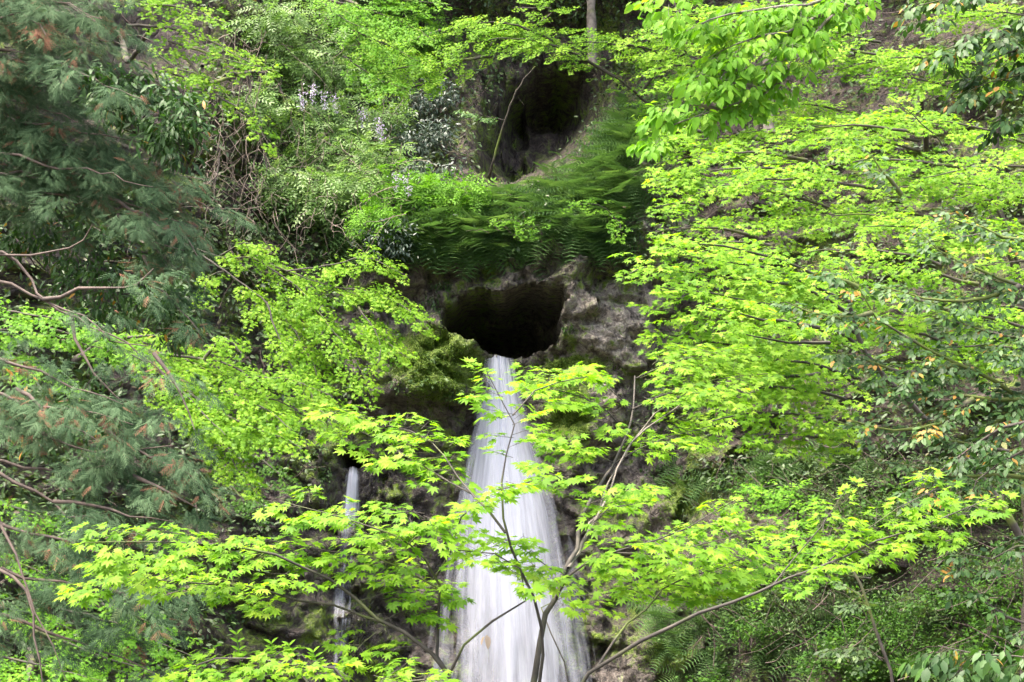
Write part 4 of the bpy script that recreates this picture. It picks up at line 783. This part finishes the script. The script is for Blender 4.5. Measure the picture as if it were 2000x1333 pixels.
for k, (px, py) in enumerate([(612, 165), (634, 178), (655, 185), (710, 215), (738, 232), (745, 246), (775, 338), (798, 345), (590, 178)]):
    D = on_slope(px, py)[1] - 1.9; c = P(px, py, D); cr = Crown(300 + k); t = cr.rng.random(70); off = cr.rng.normal(0, 1, (70, 3)) * (.06 * (1 - t * .7))[:, None]; off[:, 2] = -.3 * t
    T = thing('wisteria_flower', 'pale lilac wisteria flower cluster on the upper left bank', 'flower', c, 'wisteria flower clusters')
    cr.add(c + off, cr.rng.normal(0, 1, (70, 3)) - [0, 0, .4], UP + cr.rng.normal(0, .6, (70, 3)), cr.rng.uniform(.028, .045, 70), cr.rng.random(70)); put('petal', cr.geo(DIAMOND), M['flower'], T, kind='stuff')
    gs = Geo(); tube(gs, np.array([c + [0, 0, .12], c, c - [0, 0, .28]]), .004, .002, 3); put('stem', gs, M['vine'], T)

# dull evergreens at the ravine's left
for k, (px, py, rx, ry, lab) in enumerate([(820, 215, 60, 60, 'dull grey-green shrub left of the ravine, under the arching maple'), (858, 190, 45, 38, 'dull grey shrub at the head of the ravine'), (800, 285, 60, 45, 'dull grey-green shrub on the bank beside lilac flowers'), (845, 268, 48, 46, 'dull grey-green drooping shrub beside the leaning ravine trunk'), (838, 338, 60, 30, 'low dull grey shrub at the foot of the ravine'), (760, 470, 60, 40, 'dull dark shrub on the fern ledge above the mossy slope')]):
    D = on_slope(px, py)[1] - .7
    bush('evergreen_shrub', lab, 'shrub', P(px, py, D), (mpx(rx, D), .5, mpx(ry, D)), 30, 22, .085, 'grey', LANCE, 140 + k, droop=.3, tilt=.5, spread=.26, stems=5)
b = on_slope(955, 345)
leafy('leaning_tree', 'slim pale leaning trunk at the left of the dark ravine', b, [(D_([(985, 235), (940, 225), (900, 215)], 31, 30.6), .3)], 'fern', OVAL, .06, .12, seed=150, trunk=D_([(958, 335), (975, 270), (990, 225), (1010, 175), (1045, 130)], 31.3, 30.6), r=.03, bark='bark_dark', rb=.008, twig=0)
for k, (px, D, t0, t1, r, lab) in enumerate([(1156, 32.2, 130, -80, .085, 'straight pale trunk standing at the top above the ravine'), (1502, 25.5, 262, 150, .085, 'grey mottled trunk showing through the right maples'), (1478, 25.8, 300, 120, .04, 'thin dark trunk beside the grey mottled trunk on the right slope')]):
    b = P(px, t0, D); T = thing('forest_tree', lab, 'tree', b); limb(T, np.array([P(px + 2, t0, D), P(px - 1, (t0 + t1) / 2, D), P(px - 3, t1, D), P(px + 8, t1 - 260, D)]), r, r * .7, M['bark_pale'] if r > .05 else M['bark_dark'], 'trunk', 10, seed=k)
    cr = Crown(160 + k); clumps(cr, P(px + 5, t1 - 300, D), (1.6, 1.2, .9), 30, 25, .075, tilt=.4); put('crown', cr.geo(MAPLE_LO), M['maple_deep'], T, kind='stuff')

# ------------------------------------------------------------------ ferns
def ferns(seed, pts, label, group, L=(.28, .46), nf=(9, 14), mat='fern', out=.25, dead=.0):
    rng = np.random.default_rng(seed)
    for px, py in pts:
        c = on_slope(px, py) + [0, -out * .4, 0]; n = rng.integers(*nf); cr = Crown(rng.integers(1 << 30))
        a = rng.uniform(0, 2 * math.pi, n); d = np.stack([np.cos(a), -np.abs(np.sin(a)) * .8 - .25, rng.uniform(-.9, .8, n)], -1)
        T = thing('fern', label, 'fern', c, group)
        cr.add(c + rng.normal(0, .03, (n, 3)), d, UP + .6 * TOC + rng.normal(0, .25, (n, 3)), rng.uniform(*L, n), np.clip(rng.normal(.5, .25, n), 0, 1)); put('frond', cr.geo(FERN), M[mat], T, kind='stuff')
rng = np.random.default_rng(17)
q = [(x + rng.uniform(-8, 8), np.interp(x, [690, 850, 1000, 1100, 1215], [490, 482, 486, 482, 460]) - rng.uniform(-8, 95) * (1 if x > 930 else .6)) for x in np.linspace(700, 1225, 130)]
ferns(1, q, 'green fern hanging from the ledge above the cave', 'ferns on the ledge', L=(.36, .66), nf=(10, 16), out=.4)
q = []
while len(q) < 130:
    t = rng.random(); x, y = 1228 + (1058 - 1228) * t, 205 + (410 - 205) * t; x += rng.uniform(4, 105); y += rng.uniform(-10, 50)
    if y > 205: q.append((x, y))
ferns(2, q, 'green fern on the steep bank right of the ravine', 'ferns beside the ravine', L=(.34, .6), out=.7)
q = [(rng.uniform(1480, 1700), rng.uniform(860, 930)) for _ in range(14)] + [(rng.uniform(1250, 1560), rng.uniform(900, 960)) for _ in range(10)]
q2 = [(x + rng.uniform(-12, 12), np.interp(x, [930, 985, 1040, 1110], [392, 405, 392, 330]) + rng.uniform(-14, 22)) for x in np.linspace(935, 1110, 26)]
ferns(7, q2, 'low fern at the foot of the ravine', 'ferns at the ravine foot', L=(.3, .5), out=.5)
ferns(3, q, 'fern on the rocks below the right maple', 'ferns on the right bank', L=(.3, .55))
q = [(rng.uniform(1280, 1990), rng.uniform(1150, 1340)) for _ in range(60)]
ferns(4, q, 'low fern among the lower right shrubs', 'ferns on the lower right slope', L=(.25, .5))

# ------------------------------------------------------------------ shrubs on the lower right slope and herbs on the rocks
rng = np.random.default_rng(27)
n = 0
while n < 64:
    px, py = rng.uniform(1390, 2040), rng.uniform(930, 1345)
    if px < 1480 and py < 1120: continue
    c = on_slope(px, py); D = c[1] - .5; r = rng.uniform(.28, .55)
    bush('small_shrub', 'small-leaved green shrub on the lower right slope', 'shrub', P(px, py, D), (r * 1.3, .35, r * .5), 20, 15, .048, 'herb' if rng.random() < .6 else 'maple_deep', MAPLE_LO if rng.random() < .4 else OVAL4, 400 + n, 'small shrubs on the lower right slope', droop=.1, tilt=.45, spread=.3, njit=.3, stems=3); n += 1
HERB = [(790, 752, 40, 14), (840, 750, 40, 16), (885, 765, 30, 14), (830, 700, 22, 16), (825, 725, 20, 14), (760, 600, 30, 24), (700, 660, 40, 30), (600, 900, 30, 40), (625, 930, 24, 40), (590, 960, 20, 30), (440, 1195, 16, 8), (500, 1195, 26, 14), (530, 1200, 26, 16), (455, 1215, 12, 8), (1110, 640, 12, 10), (1085, 845, 14, 10), (1120, 780, 18, 8), (1290, 930, 40, 24), (1330, 900, 40, 24), (1250, 1180, 30, 14), (1310, 1250, 20, 12), (1380, 1220, 40, 20), (850, 590, 20, 20), (870, 560, 30, 14), (1100, 520, 22, 20), (650, 500, 40, 26), (560, 520, 60, 40), (620, 480, 40, 30), (880, 455, 40, 20), (965, 462, 45, 20), (1040, 458, 45, 24), (1110, 440, 45, 26), (1170, 420, 45, 28), (1165, 360, 40, 28), (1205, 300, 35, 28), (1110, 405, 40, 20)]
HLAB = ['herb at the left end of the leafy row under the mossy mound', 'herb in the middle of the leafy row under the mossy mound', 'herb at the right end of the leafy row under the mossy mound, nearest the fall', 'herb on the mossy mound, upper of two', 'herb on the mossy mound, lower of two', 'dark herb beside the drooping maple tip left of the cave', 'dark broad herb patch behind the drooping maple left of the cave',
        'leafy herb column left of the thin waterfall, upper part', 'leafy herb column left of the thin waterfall, right part beside the hole', 'leafy herb column left of the thin waterfall, lowest part', 'tiny herb at lower left dark rock, leftmost', 'herb cluster on the lower left dark rock', 'widest herb cluster on the lower left dark rock', 'tiny herb below the cluster on lower left dark rock', 'tiny herb on pale rock right of the cave', 'tiny herb on moss right of the fall',
        'small herb on moss right of the outlet', 'herb patch on the bank right of the maple stems', 'herb patch under the right maple, above the bank', 'herb at the mossy hollow, lower right of the fall', 'small herb below the mossy hollow, lower right', 'herb patch between mossy hollow and lower right shrubs', 'dark herb at the left rim of the cave', 'dark herb above the left rim of the cave', 'dark herb hanging above the right rim of the cave', 'dark herb patch left of the fern ledge', 'broad dark herb patch below the dry vines', 'dark herb patch between dry vines and fern ledge', 'leafy herb at the left end of the fern ledge above the cave', 'leafy herb over the middle of the cave on the fern ledge', 'leafy herb over the right half of the cave on the fern ledge', 'leafy herb near the right end of the fern ledge', 'leafy herb at the right corner of the fern ledge', 'leafy herb halfway up the ferny bank right of the ravine', 'leafy herb high on the ferny bank right of the ravine', 'leafy herb at the foot of the ferny bank right of the ravine']
for k, (px, py, rx, ry) in enumerate(HERB):
    c = on_slope(px, py); D = c[1] - .08
    bush('rock_herb', HLAB[k], 'plant', P(px, py, D), (mpx(rx, D), .12, mpx(ry, D)), max(4, int(rx * ry / 60)), 9, .06, ('maple_mid' if k > 29 and k % 2 else 'herb') if py > 690 or k > 27 else 'under', OVAL, 500 + k, 'leafy herbs on the rock', droop=.4, tilt=.7, spread=.3, stems=2)
cr = Crown(900); rg = cr.rng; mp = []
for px, py, rx, ry, k in [(860, 715, 85, 70, 5200), (815, 690, 60, 45, 1200), (1120, 728, 75, 28, 2200), (1112, 815, 45, 70, 2600), (1105, 1250, 50, 80, 900), (1290, 1265, 60, 55, 900), (1325, 985, 40, 45, 900)]:
    a = rg.normal(0, .55, (k, 2)); mp.append(np.stack([px + a[:, 0] * rx, py + a[:, 1] * ry], -1))
mp = np.concatenate(mp); mp = mp[(sdist(np.array(CAVE, float), mp[:, 0], mp[:, 1]) < -3) & (np.abs(mp[:, 0] - 985) > 24 + np.maximum(0, mp[:, 1] - 700) * .34) & (fbm(mp[:, 0] / 18, mp[:, 1] / 18, 3) > -.12)]
D = np.minimum(_hit(mp[:, 0], mp[:, 1], 22, True), 31); m = len(mp)
cr.add(P(mp[:, 0], mp[:, 1], D - .015), rg.normal(0, .6, (m, 3)) + [0, -.8, -.2], UP + .8 * TOC + rg.normal(0, .5, (m, 3)), rg.uniform(.02, .05, m), np.clip(rg.normal(.5, .3, m), 0, 1))
o = put('moss', cr.geo(DIAMOND), M['moss_tuft'], kind='stuff'); o['label'] = 'bright green moss cushions on the rock beside the outlet'
# upright shoots at the lower edge
for k, (px, py) in enumerate([(462, 1240), (530, 1258), (565, 1262), (612, 1275)]):
    D = 8.1; T = thing('leafy_shoot', ['tall thin upright leafy shoot, leftmost of four at the lower edge', 'upright leafy shoot, second from left at the lower edge', 'upright leafy shoot, third from left at the lower edge', 'upright leafy shoot, rightmost of four, beside the thin waterfall'][k], 'plant', P(px + 14, 1345, D))
    gs = Geo(); q = spline(PP([(px + 14, 1345, D), (px + 8, 1300, D), (px, py, D)]), 8); tube(gs, q, .003, .0012, 4); put('stem', gs, M['maple_mid'], T)
    for s in range(7):
        gl = Geo(); e = q[-1 - s // 2]; d = np.array([(-1) ** s * 1.0, -.3, .9 if s else 1.5]); scatter(gl, OVAL_BIG, e[None], d[None], np.array([[(-1) ** s * -.6, -.5, .7]]), np.array([.036]), np.array([.8])); put('leaf', gl, M['beech'], T)
# withered leaf caught on a twig
T = thing('withered_leaf', 'pale withered leaf caught on a twig before the waterfall', 'leaf', P(945, 1250, 8.3)); gl = Geo()
scatter(gl, OVAL_BIG, P(np.array([950, 946]), np.array([1240, 1243]), 8.28), np.array([[.25, -.2, -1.0], [-.45, -.3, -.8]]), np.array([[.6, -.7, .2], [-.9, -.5, 0]]), np.array([.06, .04]), np.array([.9, .4])); put('blade', gl, M['dead'], T)
# ------------------------------------------------------------------ undergrowth over the slopes
ROCKS = np.array([(690, 490), (1220, 490), (1340, 560), (1260, 800), (1330, 1000), (1360, 1400), (410, 1400), (410, 1150), (560, 1010), (640, 850), (740, 780)], float)
RAVP = np.array(RAV, float); OUTC = np.array([(1200, 290), (1290, 290), (1310, 440), (1210, 440)], float)
def undergrowth(name, label, seed, x0, x1, y0, y1, ncl, per, leaf, mat, tmpl, out=(.05, .5), spread=.16):
    rng = np.random.default_rng(seed); px, py = rng.uniform(x0, x1, ncl), rng.uniform(y0, y1, ncl)
    ok = (sdist(ROCKS, px, py) < rng.normal(0, 15, ncl)) & (sdist(RAVP, px, py) < -5) & (sdist(OUTC, px, py) < 0); ok &= fbm(px / 70, py / 70, 3) > -.16
    p = hit(px[ok], py[ok]); p = P(px[ok], py[ok], p[:, 1] - rng.uniform(*out, ok.sum())); k = np.repeat(np.arange(len(p)), rng.poisson(per, len(p)) + 1); m = len(k)
    off = rng.normal(0, spread, (m, 3)) * [1, .8, .55]; cr = Crown(seed); d = off / spread + rng.normal(0, .5, (m, 3)); d[:, 2] -= .3; rb = rng.normal(.45, .2, len(p))
    cr.add(p[k] + off, d, UP + .6 * TOC + rng.normal(0, .4, (m, 3)), leaf * rng.uniform(.6, 1.3, m), np.clip(rb[k] + rng.normal(0, .18, m), 0, 1))
    o = put(name, cr.geo(tmpl), M[mat], kind='stuff'); o['label'] = label; return o
undergrowth('undergrowth', 'dark low undergrowth covering the left slope', 1, -60, 760, 380, 1380, 2600, 9, .085, 'under', OVAL4)
undergrowth('undergrowth', 'tangled low undergrowth on the upper slope', 2, 380, 1300, -60, 500, 2200, 9, .085, 'under', OVAL4)
undergrowth('undergrowth', 'sparse low undergrowth over brown soil on the right slope', 3, 1220, 2060, -60, 940, 3000, 7, .08, 'under', OVAL4)
undergrowth('ground_cover', 'leafy green ground cover on the lower right slope', 4, 1330, 2060, 900, 1380, 2600, 8, .048, 'herb', OVAL4, out=(.02, .35))
g = Geo(); rng = np.random.default_rng(71)
for k in range(420):
    px, py = rng.uniform(-40, 2040), rng.uniform(-20, 1350)
    if sdist(ROCKS, np.array([px]), np.array([py]))[0] > 0 or sdist(RAVP, np.array([px]), np.array([py]))[0] > 0: continue
    c = on_slope(px, py)[1] - rng.uniform(.2, .9); n = 5; t = np.linspace(0, 1, n); a = rng.uniform(0, math.pi * 2); L = rng.uniform(30, 120)
    tube(g, spline(P(px + L * t * math.cos(a) + rng.normal(0, 4, n), py + L * t * math.sin(a) * .8 + rng.normal(0, 4, n), c + rng.normal(0, .05, n)), 8), rng.uniform(.004, .012), .003, 3)
for k in range(150):
    px, py = rng.uniform(1380, 2040), rng.uniform(900, 1340); c = on_slope(px, py)[1] - rng.uniform(.6, 1.8); n = 5; t = np.linspace(0, 1, n); a = rng.uniform(.1, .9) * math.pi; L = rng.uniform(60, 190)
    tube(g, spline(P(px + L * t * math.cos(a) + 12 * np.sin(t * 3), py - L * t * math.sin(a) * .7 + rng.normal(0, 3, n), c + rng.normal(0, .04, n)), 9), rng.uniform(.004, .010), .002, 3)
o = put('dead_twigs', g, M['bark_red'], kind='stuff'); o['label'] = 'fine bare twigs scattered through the undergrowth'
print('TRIANGLES', TRI, 'OBJECTS', len(bpy.data.objects))
